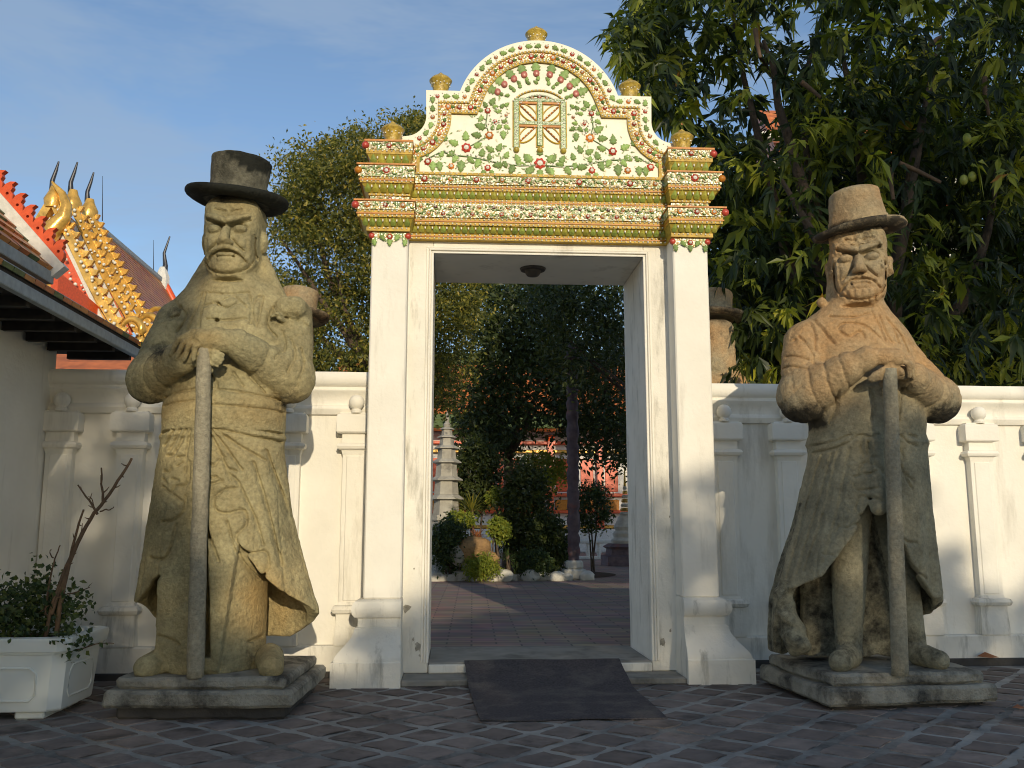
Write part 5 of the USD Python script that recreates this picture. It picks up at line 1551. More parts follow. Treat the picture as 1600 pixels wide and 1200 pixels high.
C = np.vstack([C, in_poly(r, [(428, 250), (450, 246), (500, 250), (470, 262)], 9, 15, 15.6), in_poly(r, [(424, 246), (470, 222), (530, 208), (490, 330), (412, 385)], 80, 14.5, 16, None, 6, .45, 2.2), in_poly(r, [(470, 240), (545, 205), (600, 190), (560, 230)], 40, 15, 16.4), in_poly(r, [(600, 190), (662, 178), (690, 205), (640, 210)], 60, 15.5, 16.5)])
v, lf2 = sprays(r, C, 34, .30, .082, .036)
cT = UsdGeom.Xform.Define(stage, unique(tm, 'crown')).GetPath().pathString
part(cT, 'foliage', blades_mesh(v, lf2), 'feathery_leaves', kind='stuff')

# ------------------------------------------------------------------ dark trees beyond the gateway
def far_tree(name, label, poly, n, y0, y1, hl, seed, base, R=.55, L=.2, W=.085, m='dark_leaves', per=22, thr=.33, ends=()):
    r = np.random.default_rng(seed)
    t = thing(name, label, 'tree', base)
    b = np.array(base, float)
    fk = b + [0, 0, 3.2]
    part(t, 'trunk', tube([b - [0, 0, .1], b + [.05, 0, 1.2], fk], [.24, .17, .14], 10), 'bark', True)
    limbs(t, fk, [at(*e) for e in ends], .09, seed + 1)
    C = in_poly(r, poly, n, y0, y1, hl, seed, thr, .55)
    v, f = sprays(r, C, per, R, L, W, .6)
    c = UsdGeom.Xform.Define(stage, unique(t, 'crown')).GetPath().pathString
    part(c, 'foliage', blades_mesh(v, f), m, kind='stuff')
    return t


hg = [(775, 478, 14, 10), (745, 545, 9, 10), (885, 508, 12, 10), (925, 490, 8, 8), (960, 482, 9, 8), (845, 520, 7, 6), (812, 575, 7, 7), (870, 600, 9, 6), (838, 628, 7, 9), (862, 625, 10, 7), (800, 560, 6, 6), (905, 560, 5, 6), (940, 455, 8, 6)]
far_tree('broadleaf_tree', 'dark tree filling the left half of the doorway, behind the garden bed', [(735, 430), (880, 430), (885, 640), (840, 650), (800, 700), (770, 720), (740, 700), (715, 660)], 820, 25, 30, hg, 51, (1.6, 27.0, 0.1), ends=[(760, 500, 26), (800, 480, 27), (850, 520, 26), (780, 620, 26), (840, 620, 27)])
far_tree('broadleaf_tree', 'dark tree filling the right half of the doorway, behind the carved pillar', [(850, 430), (1010, 430), (1010, 700), (985, 730), (950, 715), (905, 700), (870, 660)], 660, 26, 32, hg, 57, (7.3, 29.5, 0.1), ends=[(900, 500, 28), (950, 480, 29), (980, 600, 28), (920, 620, 28)])
far_tree('broadleaf_tree', 'dark tree rising behind the mango tree at the far right', [(1090, 220), (1250, 150), (1420, 115), (1620, 110), (1720, 200), (1720, 615), (1090, 615)], 1500, 16.5, 19, [(1205, 190, 26, 30), (1185, 120, 20, 26), (1150, 200, 18, 18), (1098, 175, 16, 22), (1215, 225, 30, 12), (1252, 245, 16, 14)], 63, (10.5, 18, 0.1), R=.6, L=.26, W=.10, ends=[(1300, 190, 17), (1500, 150, 17), (1450, 350, 17)])

far_tree('broadleaf_tree', 'dark hanging foliage round the top of the carved pillar', [(835, 430), (960, 430), (975, 540), (930, 600), (885, 612), (850, 560)], 150, 20.2, 21.6, [(885, 508, 8, 8), (925, 490, 6, 6)], 66, (5.6, 21.0, 0.1), R=.45, L=.17, W=.07, ends=[(880, 520, 21), (930, 560, 21)])

# ------------------------------------------------------------------ garden bed beyond the gateway
def bush(name, label, cat, C, n, R, L, W, m, seed, base, per=16, flat=.8, stems=0):
    r = np.random.default_rng(seed)
    t = thing(name, label, cat, base)
    n = int(n * 2.2)
    q = rand_dirs(r, n) * r.uniform(.45, 1, (n, 1)) ** .6 * np.array(R)
    P = np.array(C) + q
    P = P[P[:, 2] > .12]
    v, f = sprays(r, P, per, min(R) * .45, L, W, flat)
    part(t, 'foliage', blades_mesh(v, f), m, kind='stuff')
    for k in range(max(3, stems)):
        e = np.array(C) + rand_dirs(r, 1)[0] * np.array(R) * .6
        part(t, 'stem', tube([np.array(base) + r.normal(0, .04, 3) * [1, 1, 0], (np.array(base) + e) / 2 + r.normal(0, .04, 3), e], [.03, .022, .01], 5), 'bark', True)
    return t


def gb(px, py, Y):
    p = at(px, py, Y)
    return p, (p[0], p[1], .1)


for nm, lb, px, py, Y, R, L, W, m, n, sd in (
        ('shrub', 'dark rounded shrub under the stone pagoda', 702, 850, 21.5, (.42, .4, .55), .10, .05, 'bush_leaves', 90, 1),
        ('shrub', 'tall dark clipped shrub in the middle of the garden bed', 822, 800, 23.3, (.62, .55, 1.35), .12, .055, 'dark_leaves', 260, 2),
        ('shrub', 'broad dark shrub left of the carved pillar', 856, 850, 22.6, (.50, .45, .68), .11, .05, 'dark_leaves', 150, 3),
        ('shrub', 'small lime yellow shrub beside the orange rock', 780, 826, 21.4, (.24, .22, .26), .09, .045, 'lime_leaves', 50, 4),
        ('shrub', 'sunlit green tuft in front of the orange rock', 752, 884, 21.0, (.40, .28, .24), .10, .03, 'lime_leaves', 60, 5),
        ('shrub', 'low grey green shrub in front of the tall clipped shrub', 835, 880, 21.6, (.42, .3, .30), .10, .04, 'bush_leaves', 70, 6),
        ('shrub', 'dark leafy shrub behind the spiky plant', 745, 740, 24.5, (.55, .5, 1.0), .14, .06, 'dark_leaves', 150, 7),
        ('shrub', 'yellow green shrub with red flowers left of the carved pillar top', 850, 735, 27, (.75, .6, .5), .13, .06, 'lime_leaves', 60, 8),
        ('shrub', 'spindly dark shrub right of the carved pillar', 925, 790, 25.5, (.50, .4, .75), .12, .05, 'bush_leaves', 70, 9),
        ('shrub', 'yellow topped shrub against the foot of the pagoda', 718, 812, 22, (.36, .3, .18), .09, .045, 'lime_leaves', 34, 10),
        ('shrub', 'sunlit shrub left of the clipped shrub, high in the bed', 775, 775, 23.9, (.22, .2, .20), .10, .05, 'lime_leaves', 26, 11)):
    p, b = gb(px, py, Y)
    bush(nm, lb, 'shrub', p, n, R, L, W, m, 70 + sd, b)
# spiky plants
for nm, lb, px, py, Y, n, Ls, m, sd in (('spiky_plant', 'spiky plant with arching blades right of the pagoda', 737, 795, 22.3, 70, 1.0, 'feathery_leaves', 1), ('spiky_plant', 'brown spiky plant above the orange rock', 745, 838, 21.8, 46, .62, 'dry_leaves', 2), ('spiky_plant', 'dark spiky plant right of the lime shrub', 793, 868, 21.5, 40, .6, 'bush_leaves', 3)):
    rr_ = np.random.default_rng(90 + sd)
    p = at(px, py, Y)
    t = thing(nm, lb, 'plant', (p[0], Y, .1))
    d = rand_dirs(rr_, n); d[:, 2] = np.abs(d[:, 2]) * .9 + .25
    v, f = leaf_blades(np.repeat([p + [0, 0, -.1]], n, 0), d, np.tile([0, 0, 1.0], (n, 1)) + rr_.normal(0, .1, (n, 3)), Ls * rr_.uniform(.6, 1.1, n), .035, .35)
    part(t, 'blades', blades_mesh(v, f), m, kind='stuff')
    part(t, 'stalk', tube([[p[0], Y, .1], [p[0] + .02, Y, (p[2] + .1) / 2], [p[0], Y, p[2]]], [.06, .05, .045], 7), 'bark', True)


def boulder(c, s, seed, sub=3):
    m = trimesh.creation.icosphere(sub, 1.0)
    v = np.array(m.vertices)
    v = v * (1 + (fbm(v * 1.4 + seed * 3.1, 4, seed)[:, None] - .5) * .75)
    v = np.sign(v) * np.abs(v) ** .85
    return v * np.array(s) + np.array(c), m.faces


p = at(742, 858, 21.4)
t = thing('rock', 'orange sunlit rock with a hollow in the garden bed', 'rock', (p[0], 21.4, .1))
part(t, 'stone', boulder(p + [-.05, 0, 0], (.42, .3, .30), 3), 'rock', True)
part(t, 'stone', boulder(p + [.28, -.05, -.2], (.26, .2, .16), 5), 'rock', True)
p = at(718, 868, 21.3)
t = thing('rock', 'grey rock left of the orange rock', 'rock', (p[0], 21.3, .1))
part(t, 'stone', boulder(p, (.20, .2, .26), 8), 'grey_stone', True)
r = np.random.default_rng(77)
ORD = 'first second third fourth fifth sixth seventh eighth ninth tenth eleventh twelfth thirteenth fourteenth fifteenth'.split()
xs_ = list(np.linspace(676, 872, 15)) + [884, 920]
for k, px in enumerate(xs_):
    p = at(px + r.uniform(-3, 3), 905, 21.6)
    s = r.uniform(.10, .19)
    b = (p[0], 21.5 + r.uniform(-.2, .2), .1)
    t = thing('edging_stone', ('pale rounded stone edging the garden bed, ' + ORD[k] + ' from the left') if k < 15 else ('pale stone just left of the carved pillar foot' if k == 15 else 'pale stone just right of the carved pillar foot'), 'stone', b, group='pale stones edging the garden bed')
    part(t, 'stone', boulder((b[0], b[1], .1 + s * .55), (s * 1.25, s, s * .95), 100 + k, 2), 'white_stone', True)
# soil of the bed
sp = MB()
ang = np.linspace(0, 2 * PI, 41)[:-1]
rim = np.stack([1.35 + 2.9 * np.cos(ang), 24.4 + 2.75 * np.sin(ang), np.full(40, .104)], 1)
sp.add(np.vstack([rim, [[1.35, 24.4, .32]]]), [[k, (k + 1) % 40, 40] for k in range(40)])
s_ = part('/World', 'garden_bed', sp, 'soil', True)
tag(s_, kind='structure', label='dark soil of the garden bed beyond the gateway', category='soil')

# carved pillar
p = at(897, 900, 22.0)
tp = thing('carved_pillar', 'dark slender carved stone pillar on a white two-step foot beyond the doorway', 'pillar', (p[0], 22.0, .1))
part(tp, 'foot_block', cbox(p[0] - .27, p[0] + .27, 21.73, 22.27, .1, .34, bev=.03), 'white_stone')
part(tp, 'foot_block', cbox(p[0] - .20, p[0] + .20, 21.80, 22.20, .34, .54, bev=.04), 'white_stone')
prof = []
for k in range(27):
    z = .54 + k * .18
    prof += [(.135 + .02 * (k % 2), z), (.15 - .03 * (k % 3 == 0), z + .09)]
v, f = lathe(prof, p[0], 22.0, 12)
part(tp, 'shaft', (v + (fbm(v * 8, 3, 2)[:, None] - .5) * .06 * np.array([1, 1, 0]), f), 'totem_stone', 50)
part(tp, 'finial', lathe([(.16, 5.4), (.20, 5.5), (.12, 5.6), (.10, 5.7), (.02, 5.9)], p[0], 22.0, 12), 'totem_stone', 40)
# stone pagoda
px0 = at(697, 800, 23.4)[0]
pg = thing('stone_pagoda', 'small pale tiered stone pagoda just inside the left edge of the doorway', 'pagoda', (px0, 23.4, .1))
part(pg, 'pedestal', lathe([(.46, .1), (.46, .6), (.40, .66), (.38, 1.45), (.43, 1.5), (.43, 1.62)], px0, 23.4, 6), 'grey_stone')
zt_ = 1.62
for k, (rr, h) in enumerate([(.33, .52), (.31, .46), (.28, .44), (.24, .34), (.19, .26), (.14, .20)]):
    part(pg, 'storey', lathe([(rr, zt_), (rr * .92, zt_ + h * .72)], px0, 23.4, 6), 'grey_stone')
    part(pg, 'eave', lathe([(rr * .95, zt_ + h * .70), (rr * 1.36, zt_ + h * .76), (rr * 1.34, zt_ + h * .82), (rr * .9, zt_ + h)], px0, 23.4, 6), 'grey_stone')
    zt_ += h
part(pg, 'spire', lathe([(.08, zt_), (.10, zt_ + .08), (.05, zt_ + .14), (.06, zt_ + .22), (.015, zt_ + .42)], px0, 23.4, 10), 'grey_stone', 40)

# ------------------------------------------------------------------ buildings beyond the gateway
hall = thing('prayer_hall', 'red and white temple hall with gilded trim glimpsed beyond the doorway', 'temple', (4.3, 46, 0.1))
part(hall, 'wall', cbox(-5.6, 14, 46, 50, .1, 6.6), 'white_trim')
part(hall, 'base', cbox(-5.8, 14.2, 45.4, 50.2, .1, 1.25, bev=.05), 'white_trim')
for k, x in enumerate(np.arange(-5.2, 14, 2.5)):
    part(hall, 'column', rect_loft(x - .16, x + .16, 45.55, 45.9, [(1.25, .05), (1.45, 0), (5.6, -.03), (5.9, .08)], (1, 1, 1, 1)), 'red_lacquer')
for x in np.arange(-4.58, 13.5, 1.25):
    w_ = unique(hall, 'window')
    UsdGeom.Xform.Define(stage, w_)
    part(w_, 'frame', cbox(x - .42, x + .42, 45.93, 46.02, 3.0, 4.9, bev=.03), 'white_trim')
    part(w_, 'shutter', cbox(x - .32, x + .32, 45.88, 45.97, 3.1, 4.75, bev=.02), 'red_lacquer')
    part(w_, 'apron', cbox(x - .36, x + .36, 45.9, 46.0, 2.1, 2.7, bev=.03), 'orange_tile')
for z, m in ((1.28, 'gilt'), (2.85, 'red_lacquer'), (2.02, 'red_lacquer'), (5.02, 'gilt'), (5.45, 'red_lacquer'), (5.9, 'white_trim')):
    part(hall, 'cornice', cbox(-5.7, 14.1, 45.72, 46.01, z, z + .16, bev=.03), m)
rf = extrude_x([(44.6, 6.1), (48, 10.4), (51.4, 6.1), (51.2, 6.0), (48, 10.1), (44.8, 6.0)], -6.0, 14.4)
part(hall, 'roof', rf, 'roof_orange')
for k in range(12):
    t0 = k / 12
    y_, z_ = 44.55 + 3.4 * t0, 6.12 + 4.3 * t0
    part(hall, 'tile_course', extrude_x([(y_ - .02, z_ + .02), (y_ + .30, z_ + .39), (y_ + .28, z_ + .44), (y_ - .05, z_ + .09)], -6.05, 14.45), 'roof_orange' if 1 < k < 10 else 'roof_green')
sw = thing('white_chedi', 'white sloping shrine base beyond the doorway on the right', 'shrine', (8.6, 40, .1))
part(sw, 'body', rect_loft(7.6, 9.6, 39.2, 41, [(.1, .3), (.5, .3), (.55, .1), (1.0, .06), (1.3, 0), (3.0, -.45), (3.2, -.38), (3.4, -.5), (4.6, -.85)]), 'white_trim')
wf = thing('balustrade', 'low white balustrade across the courtyard beyond the doorway', 'balustrade', (6.0, 36, .1))
for x in np.arange(4.4, 9, .42):
    part(wf, 'baluster', lathe([(.06, .2), (.10, .35), (.05, .55), (.08, .7)], x, 36, 8), 'white_trim', 40)
part(wf, 'rail', cbox(4.2, 9, 35.88, 36.12, .70, .85, bev=.03), 'white_trim')
part(wf, 'kerb', cbox(4.2, 9, 35.85, 36.15, .1, .22, bev=.02), 'white_trim')
px1 = at(978, 850, 30)[0]
ch = thing('mosaic_chedi', 'small ringed chedi with a dark foot at the right edge of the doorway', 'chedi', (px1, 30, .1))
prof = [(.62, .1), (.62, .35), (.50, .42), (.48, .7), (.56, .76), (.52, .9), (.40, 1.0), (.44, 1.15), (.36, 1.25)]
part(ch, 'foot', rect_loft(px1 - .3, px1 + .3, 29.7, 30.3, [(.1, .42), (.4, .42), (.45, .28), (.62, .26), (.7, .36), (.8, .2)]), 'totem_stone')
part(ch, 'bell', lathe([(.46, .8), (.50, .9), (.40, 1.0), (.44, 1.12), (.34, 1.22), (.40, 1.34), (.30, 1.5), (.22, 1.7)], px1, 30, 14), 'white_stone', 30)
for k in range(7):
    z, rr = 1.7 + k * .14, .20 - .022 * k
    part(ch, 'ring', lathe([(rr * .8, z), (rr, z + .05), (rr * .75, z + .12)], px1, 30, 12), 'gilt' if k % 2 else 'white_stone', 40)
part(ch, 'spire', lathe([(.05, 2.66), (.01, 3.3)], px1, 30, 8), 'gilt', 40)
# hall and spire glimpsed through the mango tree
bh = thing('temple_hall', 'hall with white gable and orange tiles glimpsed through the mango tree', 'temple', (24, 58, .1))
a, b = at(1185, 212, 55.2), at(1300, 252, 55.2)
part(bh, 'wall', cbox(a[0] + .1, a[0] + 14, 55.5, 64, .1, b[2]), 'white_trim')
part(bh, 'cornice', cbox(a[0], a[0] + 14.2, 55.0, 55.6, a[2] - .2, a[2] + .25, bev=.05), 'white_trim')
part(bh, 'roof', extrude_x([(54.9, b[2] - .4), (59, a[2] + 3.5), (64.5, b[2] - .4), (59, b[2] - .2)], a[0] + 1.4, a[0] + 14.2), 'roof_orange')
for k, x in enumerate(np.arange(a[0] + 1.6, a[0] + 14, 2.2)):
    part(bh, 'window', cbox(x - .5, x + .5, 55.36, 55.52, b[2] - 4.4, b[2] - 1.6, bev=.05), 'red_lacquer')
for k in range(12):
    t0 = k / 12
    y_, z_ = 54.85 + 4.1 * t0, b[2] - .36 + (a[2] + 3.9 - b[2]) * t0
    part(bh, 'tile_course', extrude_x([(y_, z_ + .02), (y_ + .36, z_ + .42), (y_ + .34, z_ + .52), (y_ - .03, z_ + .13)], a[0] + 1.35, a[0] + 14.25), 'roof_orange')
p = at(1062, 168, 30)
sp_ = thing('gilded_spire', 'orange and white spire tip behind the right-hand finials of the gateway', 'spire', (p[0], 30, .1))
part(sp_, 'base', lathe([(1.0, .1), (1.0, 3), (.7, 3.3), (.62, 6.5), (.4, 7.2), (.30, p[2] - 1.2)], p[0], 30, 12), 'white_trim', 30)
part(sp_, 'tip', lathe([(.24, p[2] - 1.25), (.28, p[2] - 1.05), (.16, p[2] - .9), (.20, p[2] - .7), (.10, p[2] - .5), (.01, p[2] + .05)], p[0], 30, 12), 'roof_orange', 40)

# ================================================================== left: eaves of the near building
nb = thing('cloister', 'white cloister building at the left edge with overhanging tiled eaves', 'building', (-4.6, 6.5, 0))
part(nb, 'wall', cbox(-6.6, -3.66, 2.0, 8.52, -.05, 2.98), 'plaster')
part(nb, 'soffit', cbox(-6.6, -3.06, 1.6, 8.86, 2.945, 2.975), 'dark_wood')
for y_ in np.arange(2.0, 8.9, .42):
    part(nb, 'rafter', cbox(-3.64, -3.07, y_ - .03, y_ + .03, 2.87, 2.944), 'dark_wood')
part(nb, 'fascia', cbox(-3.06, -3.00, 1.6, 8.90, 2.90, 2.985, bev=.006), 'grey_trim')
part(nb, 'fascia', cbox(-3.10, -3.03, 1.6, 8.90, 2.987, 3.02, bev=.005), 'dark_wood')
part(nb, 'fascia', cbox(-3.16, -3.055, 1.6, 8.90, 3.05, 3.10, bev=.006), 'grey_trim')


def tile_slope(parent, x0, z0, x1, z1, y0, y1, rows, mats, seed, tw=.16):
    """Courses of small round-nosed tiles on a slope rising from (x0, z0) to (x1, z1)."""
    r = np.random.default_rng(seed)
    L = math.hypot(x1 - x0, z1 - z0)
    ux, uz = (x1 - x0) / L, (z1 - z0) / L
    nx_, nz_ = (-uz, ux) if ux > 0 else (uz, -ux)
    if nz_ < 0:
        nx_, nz_ = -nx_, -nz_
    st = L / rows
    groups = [MB() for _ in mats]
    for i in range(rows):
        s0, s1 = i * st - .02, (i + 1) * st + .02
        for k, y in enumerate(np.arange(y0 + (i % 2) * tw / 2, y1, tw)):
            yb = min(y + tw - .008, y1)
            l0, l1 = .034 + r.uniform(0, .006), .014
            v = [[x0 + ux * s0 + nx_ * l0, y, z0 + uz * s0 + nz_ * l0], [x0 + ux * s0 + nx_ * l0, yb, z0 + uz * s0 + nz_ * l0], [x0 + ux * s1 + nx_ * l1, yb, z0 + uz * s1 + nz_ * l1], [x0 + ux * s1 + nx_ * l1, y, z0 + uz * s1 + nz_ * l1],
                 [x0 + ux * s0, y, z0 + uz * s0], [x0 + ux * s0, yb, z0 + uz * s0]]
            groups[int(r.integers(len(mats)))].add(v, [[0, 1, 2], [0, 2, 3], [4, 5, 1], [4, 1, 0]])
    for g_, m in zip(groups, mats):
        if g_.n:
            part(parent, 'roof_tiles', g_, m, kind='stuff')
    part(parent, 'roof_deck', extrude_y(Polygon([(x0, z0), (x1, z1), (x1 - nx_ * .05, z1 - nz_ * .05), (x0 - nx_ * .05, z0 - nz_ * .05)]), y0, y1), 'dark_wood')


tile_slope(nb, -3.03, 3.03, -4.4, 3.42, 1.6, 8.9, 8, ['roof_orange', 'roof_green', 'roof_brown'], 4)
# upper roof with its gable verge
part(nb, 'upper_wall', cbox(-6.4, -3.75, 1.6, 7.40, 2.98, 3.5), 'dark_wood')
part(nb, 'upper_soffit', cbox(-6.4, -3.44, 1.6, 7.62, 3.36, 3.39), 'dark_wood')
part(nb, 'upper_fascia', cbox(-3.44, -3.36, 1.6, 7.66, 3.31, 3.41, bev=.006), 'grey_trim')
tile_slope(nb, -3.39, 3.43, -5.72, 5.98, 1.6, 7.60, 22, ['roof_orange', 'roof_brown', 'roof_orange', 'roof_green'], 6)
ux, uz = -2.33 / math.hypot(2.33, 2.55), 2.55 / math.hypot(2.33, 2.55)
q0 = np.array([-3.34, 3.38])
verge = [(q0[0] - uz * 0, q0[1]), (q0[0] + ux * 3.5, q0[1] + uz * 3.5)]
nx_, nz_ = uz, -ux
pl = [(verge[0][0] - nx_ * .02, verge[0][1] - nz_ * .02), (verge[1][0] - nx_ * .02, verge[1][1] - nz_ * .02), (verge[1][0] + nx_ * .11, verge[1][1] + nz_ * .11), (verge[0][0] + nx_ * .11, verge[0][1] + nz_ * .11)]
part(nb, 'verge_board', extrude_y(Polygon(pl), 7.60, 7.70), 'white_trim')
for k in range(20):
    s0 = .06 + k * .135
    P = []
    for (a, b) in ((0, .11), (.135, .11), (.150, .15), (.160, .195), (.150, .235), (.120, .265), (.120, .225), (.095, .215), (.085, .185), (.05, .18), (.015, .15)):
        P.append((q0[0] + ux * (s0 + a) + nx_ * b, q0[1] + uz * (s0 + a) + nz_ * b))
    pgm = Polygon(P).buffer(0)
    hole_ = Point(q0[0] + ux * (s0 + .085) + nx_ * .15, q0[1] + uz * (s0 + .085) + nz_ * .15).buffer(.013, 6)
    part(nb, 'flame_crest', extrude_y(pgm.difference(hole_), 7.62, 7.675), 'red_lacquer')

# ------------------------------------------------------------------ gilded temple roofs beyond
gt = thing('gilded_temple', 'temple with stepped gilded gables and horn finials behind the cloister roof', 'temple', (-10.6, 29, 0))
lay = [(26.0, (84, 318), (196, 540), 3.0), (27.3, (113, 322), (222, 532), 2.4), (28.6, (139, 335), (236, 520), 0)]
for k, (Y_, ap, ft, _) in enumerate(lay):
    A, B = at(*ap, Y_), at(*ft, Y_)
    dxx, dzz = B[0] - A[0], A[2] - B[2]
    tri = Polygon([(A[0], A[2]), (A[0] + dxx, A[2] - dzz), (A[0] - dxx, A[2] - dzz)])
    part(gt, 'gable_panel', extrude_y(tri.buffer(-.18), Y_, Y_ + .12), 'gilt' if k == 0 else 'red_lacquer')
    for s in (-1, 1):
        rake = LineString([(A[0], A[2] + .1), (A[0] + s * dxx * .5, A[2] - dzz * .53), (A[0] + s * dxx * 1.03, A[2] - dzz)])
        part(gt, 'rake', extrude_y(rake.buffer(.11, cap_style=2), Y_ - .15, Y_ + .18), 'gilt')
        part(gt, 'rake_stripe', extrude_y(LineString([(A[0] - s * .0 + s * .02, A[2] - .45), (A[0] + s * dxx * .82, A[2] - dzz * .95)]).buffer(.05, cap_style=2), Y_ - .05, Y_ + .16), 'white_trim')
        part(gt, 'red_strip', extrude_y(LineString([(A[0] + s * .02, A[2] - .85), (A[0] + s * dxx * .72, A[2] - dzz * .99)]).buffer(.24, cap_style=2), Y_ - .03, Y_ + .15), 'red_lacquer')
        if s > 0:
            n = 15
            for i in range(n):
                t0 = (i + .5) / n
                c = np.array([A[0] + s * dxx * 1.0 * t0, A[2] - dzz * t0])
                fl_ = [(-.12, .05), (.12, .05), (.13, .16), (.04, .30), (-.02, .20), (-.11, .14)]
                ax_ = np.array([dxx, -dzz]) / math.hypot(dxx, dzz); nn_ = np.array([-ax_[1], ax_[0]])
                part(gt, 'flame_crest', extrude_y(Polygon([tuple(c + ax_ * a + nn_ * b) for a, b in fl_]), Y_ - .06, Y_ + .06), 'gilt')
            P = np.array([[A[0] + dxx * t0 + r.normal(0, .05), Y_ - .2, A[2] - dzz * t0 + .02 + r.normal(0, .05)] for t0 in np.linspace(.05, 1, 26)] + [[A[0] + dxx * t0 - .3 + r.normal(0, .1), Y_ - .2, A[2] - dzz * t0 - .3 + r.normal(0, .15)] for t0 in np.linspace(.3, 1, 22)])
            part(gt, 'glass_mosaic', balls(P, r.uniform(.03, .06, len(P))), 'bead_white', True, kind='stuff')
            # curled tail at the foot of the rake
            cc = np.array([[A[0] + dxx + .35 * math.cos(t0) * (1 - t0 / 9) + .1, Y_, A[2] - dzz + .4 + .45 * math.sin(t0) * (1 - t0 / 9)] for t0 in np.linspace(-2.4, 3.6, 16)])
            part(gt, 'curled_tail', tube(cc, np.linspace(.16, .05, 16), 7), 'gilt', True)
    hp = np.array([[0, 0], [-.08, .3], [-.10, .6], [-.01, .95], [.05, 1.25]]) * (1.0 if k else .9)
    part(gt, 'horn_finial', tube([[A[0] + a, Y_, A[2] + .15 + b] for a, b in hp], [.10, .09, .065, .05, .025], 7), 'dark_metal', True)
    part(gt, 'finial_base', lathe([(.24, -.15), (.28, .1), (.16, .35), (.12, .5)], A[0], Y_, 10, A[2]), 'gilt', 40)
# swan-necked gilded crest at the front apex
A = at(84, 318, 25.8)
cz = [(-.75, -1.6), (-.55, -.7), (-.15, .1), (.16, .50), (.20, .85), (.06, 1.20), (-.25, 1.55)]
part(gt, 'gilded_crest', tube([[A[0] + a + .15, 25.8, A[2] + b - .9] for a, b in cz], [.42, .36, .28, .21, .16, .11, .03], 9), 'gilt', True)
# long right-hand roof slope
R0 = at(139, 345, 28.8)
E0 = at(236, 520, 28.8)
tile_slope(gt, E0[0], E0[2], R0[0], R0[2], 28.8, 36.2, 26, ['roof_brown', 'roof_orange', 'roof_brown'], 9, tw=.4)
part(gt, 'ridge', cbox(R0[0] - .14, R0[0] + .10, 28.8, 36.3, R0[2] - .05, R0[2] + .16, bev=.04), 'grey_trim')
part(gt, 'end_finial', tube([[R0[0], 36.2, R0[2] + .1], [R0[0] + .1, 36.2, R0[2] + .7], [R0[0] + .02, 36.2, R0[2] + 1.2], [R0[0] + .2, 36.2, R0[2] + 1.9]], [.22, .10, .06, .03], 7), 'dark_metal', True)
part(gt, 'end_crest', lathe([(.3, -.6), (.28, 0), (.12, .4)], R0[0] + .02, 36.15, 8, R0[2] + .2), 'white_trim', 40)
part(gt, 'end_rake', tube([[R0[0], 36.15, R0[2] + .1], [R0[0] + .9, 36.15, R0[2] - 1.4]], [.18, .14], 6), 'red_lacquer', True)
P1, P2 = at(92, 424, 24.5), at(212, 530, 27.5)
u_ = (P2 - P1); nrm = np.cross(u_ / np.linalg.norm(u_), [0, 0, 1.0])
hgt = .75
v = np.array([P1, P2, P2 - [0, 0, hgt * 1.3], P1 - [0, 0, hgt], P1 + nrm * -.25, P2 + nrm * -.25, P2 + nrm * -.25 - [0, 0, hgt * 1.3], P1 + nrm * -.25 - [0, 0, hgt]])
part(gt, 'red_skirt', (v, np.array([[0, 1, 2], [0, 2, 3], [4, 6, 5], [4, 7, 6], [0, 4, 5], [0, 5, 1], [3, 2, 6], [3, 6, 7], [0, 3, 7], [0, 7, 4], [1, 5, 6], [1, 6, 2]])), 'red_lacquer')
part(gt, 'temple_wall', cbox(-17, -8.4, 29, 36, 0, 6.9), 'white_trim')
for px, p0, p1 in ((160, 275, 345), (240, 375, 425)):
    a, b = at(px, p0, 31 if px < 200 else 35), at(px, p1, 31 if px < 200 else 35)
    part(gt, 'lightning_rod', tube([b, a], [.018, .008], 4), 'dark_metal')
lr = thing('gallery', 'low gallery with an orange roof edge peeping over the left wall', 'building', (-6.6, 15, 0))
part(lr, 'wall', cbox(-9, -4.75, 14.0, 17, 0, 3.3), 'white_trim')
z_ = at(150, 590, 13.8)[2]
part(lr, 'roof', extrude_x([(13.7, 3.3), (15.5, z_ + .6), (17.3, 3.3), (17.2, 3.2), (13.8, 3.2)], -9.2, -4.55), 'roof_orange')
for k in range(6):
    t0 = k / 6
    y_, zz_ = 13.68 + 1.8 * t0, 3.31 + (z_ + .6 - 3.3) * t0
    part(lr, 'tile_course', extrude_x([(y_, zz_ + .01), (y_ + .32, zz_ + .25), (y_ + .30, zz_ + .30), (y_ - .02, zz_ + .07)], -9.22, -4.5), 'roof_orange')

# ================================================================== planter with a half-bare shrub
pc = thing('planter', 'white plastic planter box with moulded rim at the lower left', 'planter', (-3.25, 7.05, 0))


def oct_loft(x0, x1, y0, y1, ch, prof):
    v, f = [], []
    for z, o in prof:
        a, b, c, d, k = x0 - o, x1 + o, y0 - o, y1 + o, ch
        v += [[a + k, c, z], [b - k, c, z], [b, c + k, z], [b, d - k, z], [b - k, d, z], [a + k, d, z], [a, d - k, z], [a, c + k, z]]
    for i in range(len(prof) - 1):
        for j in range(8):
            k = (j + 1) % 8
            f += [[i * 8 + j, i * 8 + k, i * 8 + 8 + k], [i * 8 + j, i * 8 + 8 + k, i * 8 + 8 + j]]
    e = (len(prof) - 1) * 8
    for j in range(1, 7):
        f += [[0, j + 1, j], [e, e + j, e + j + 1]]
    return np.array(v, float), np.array(f)


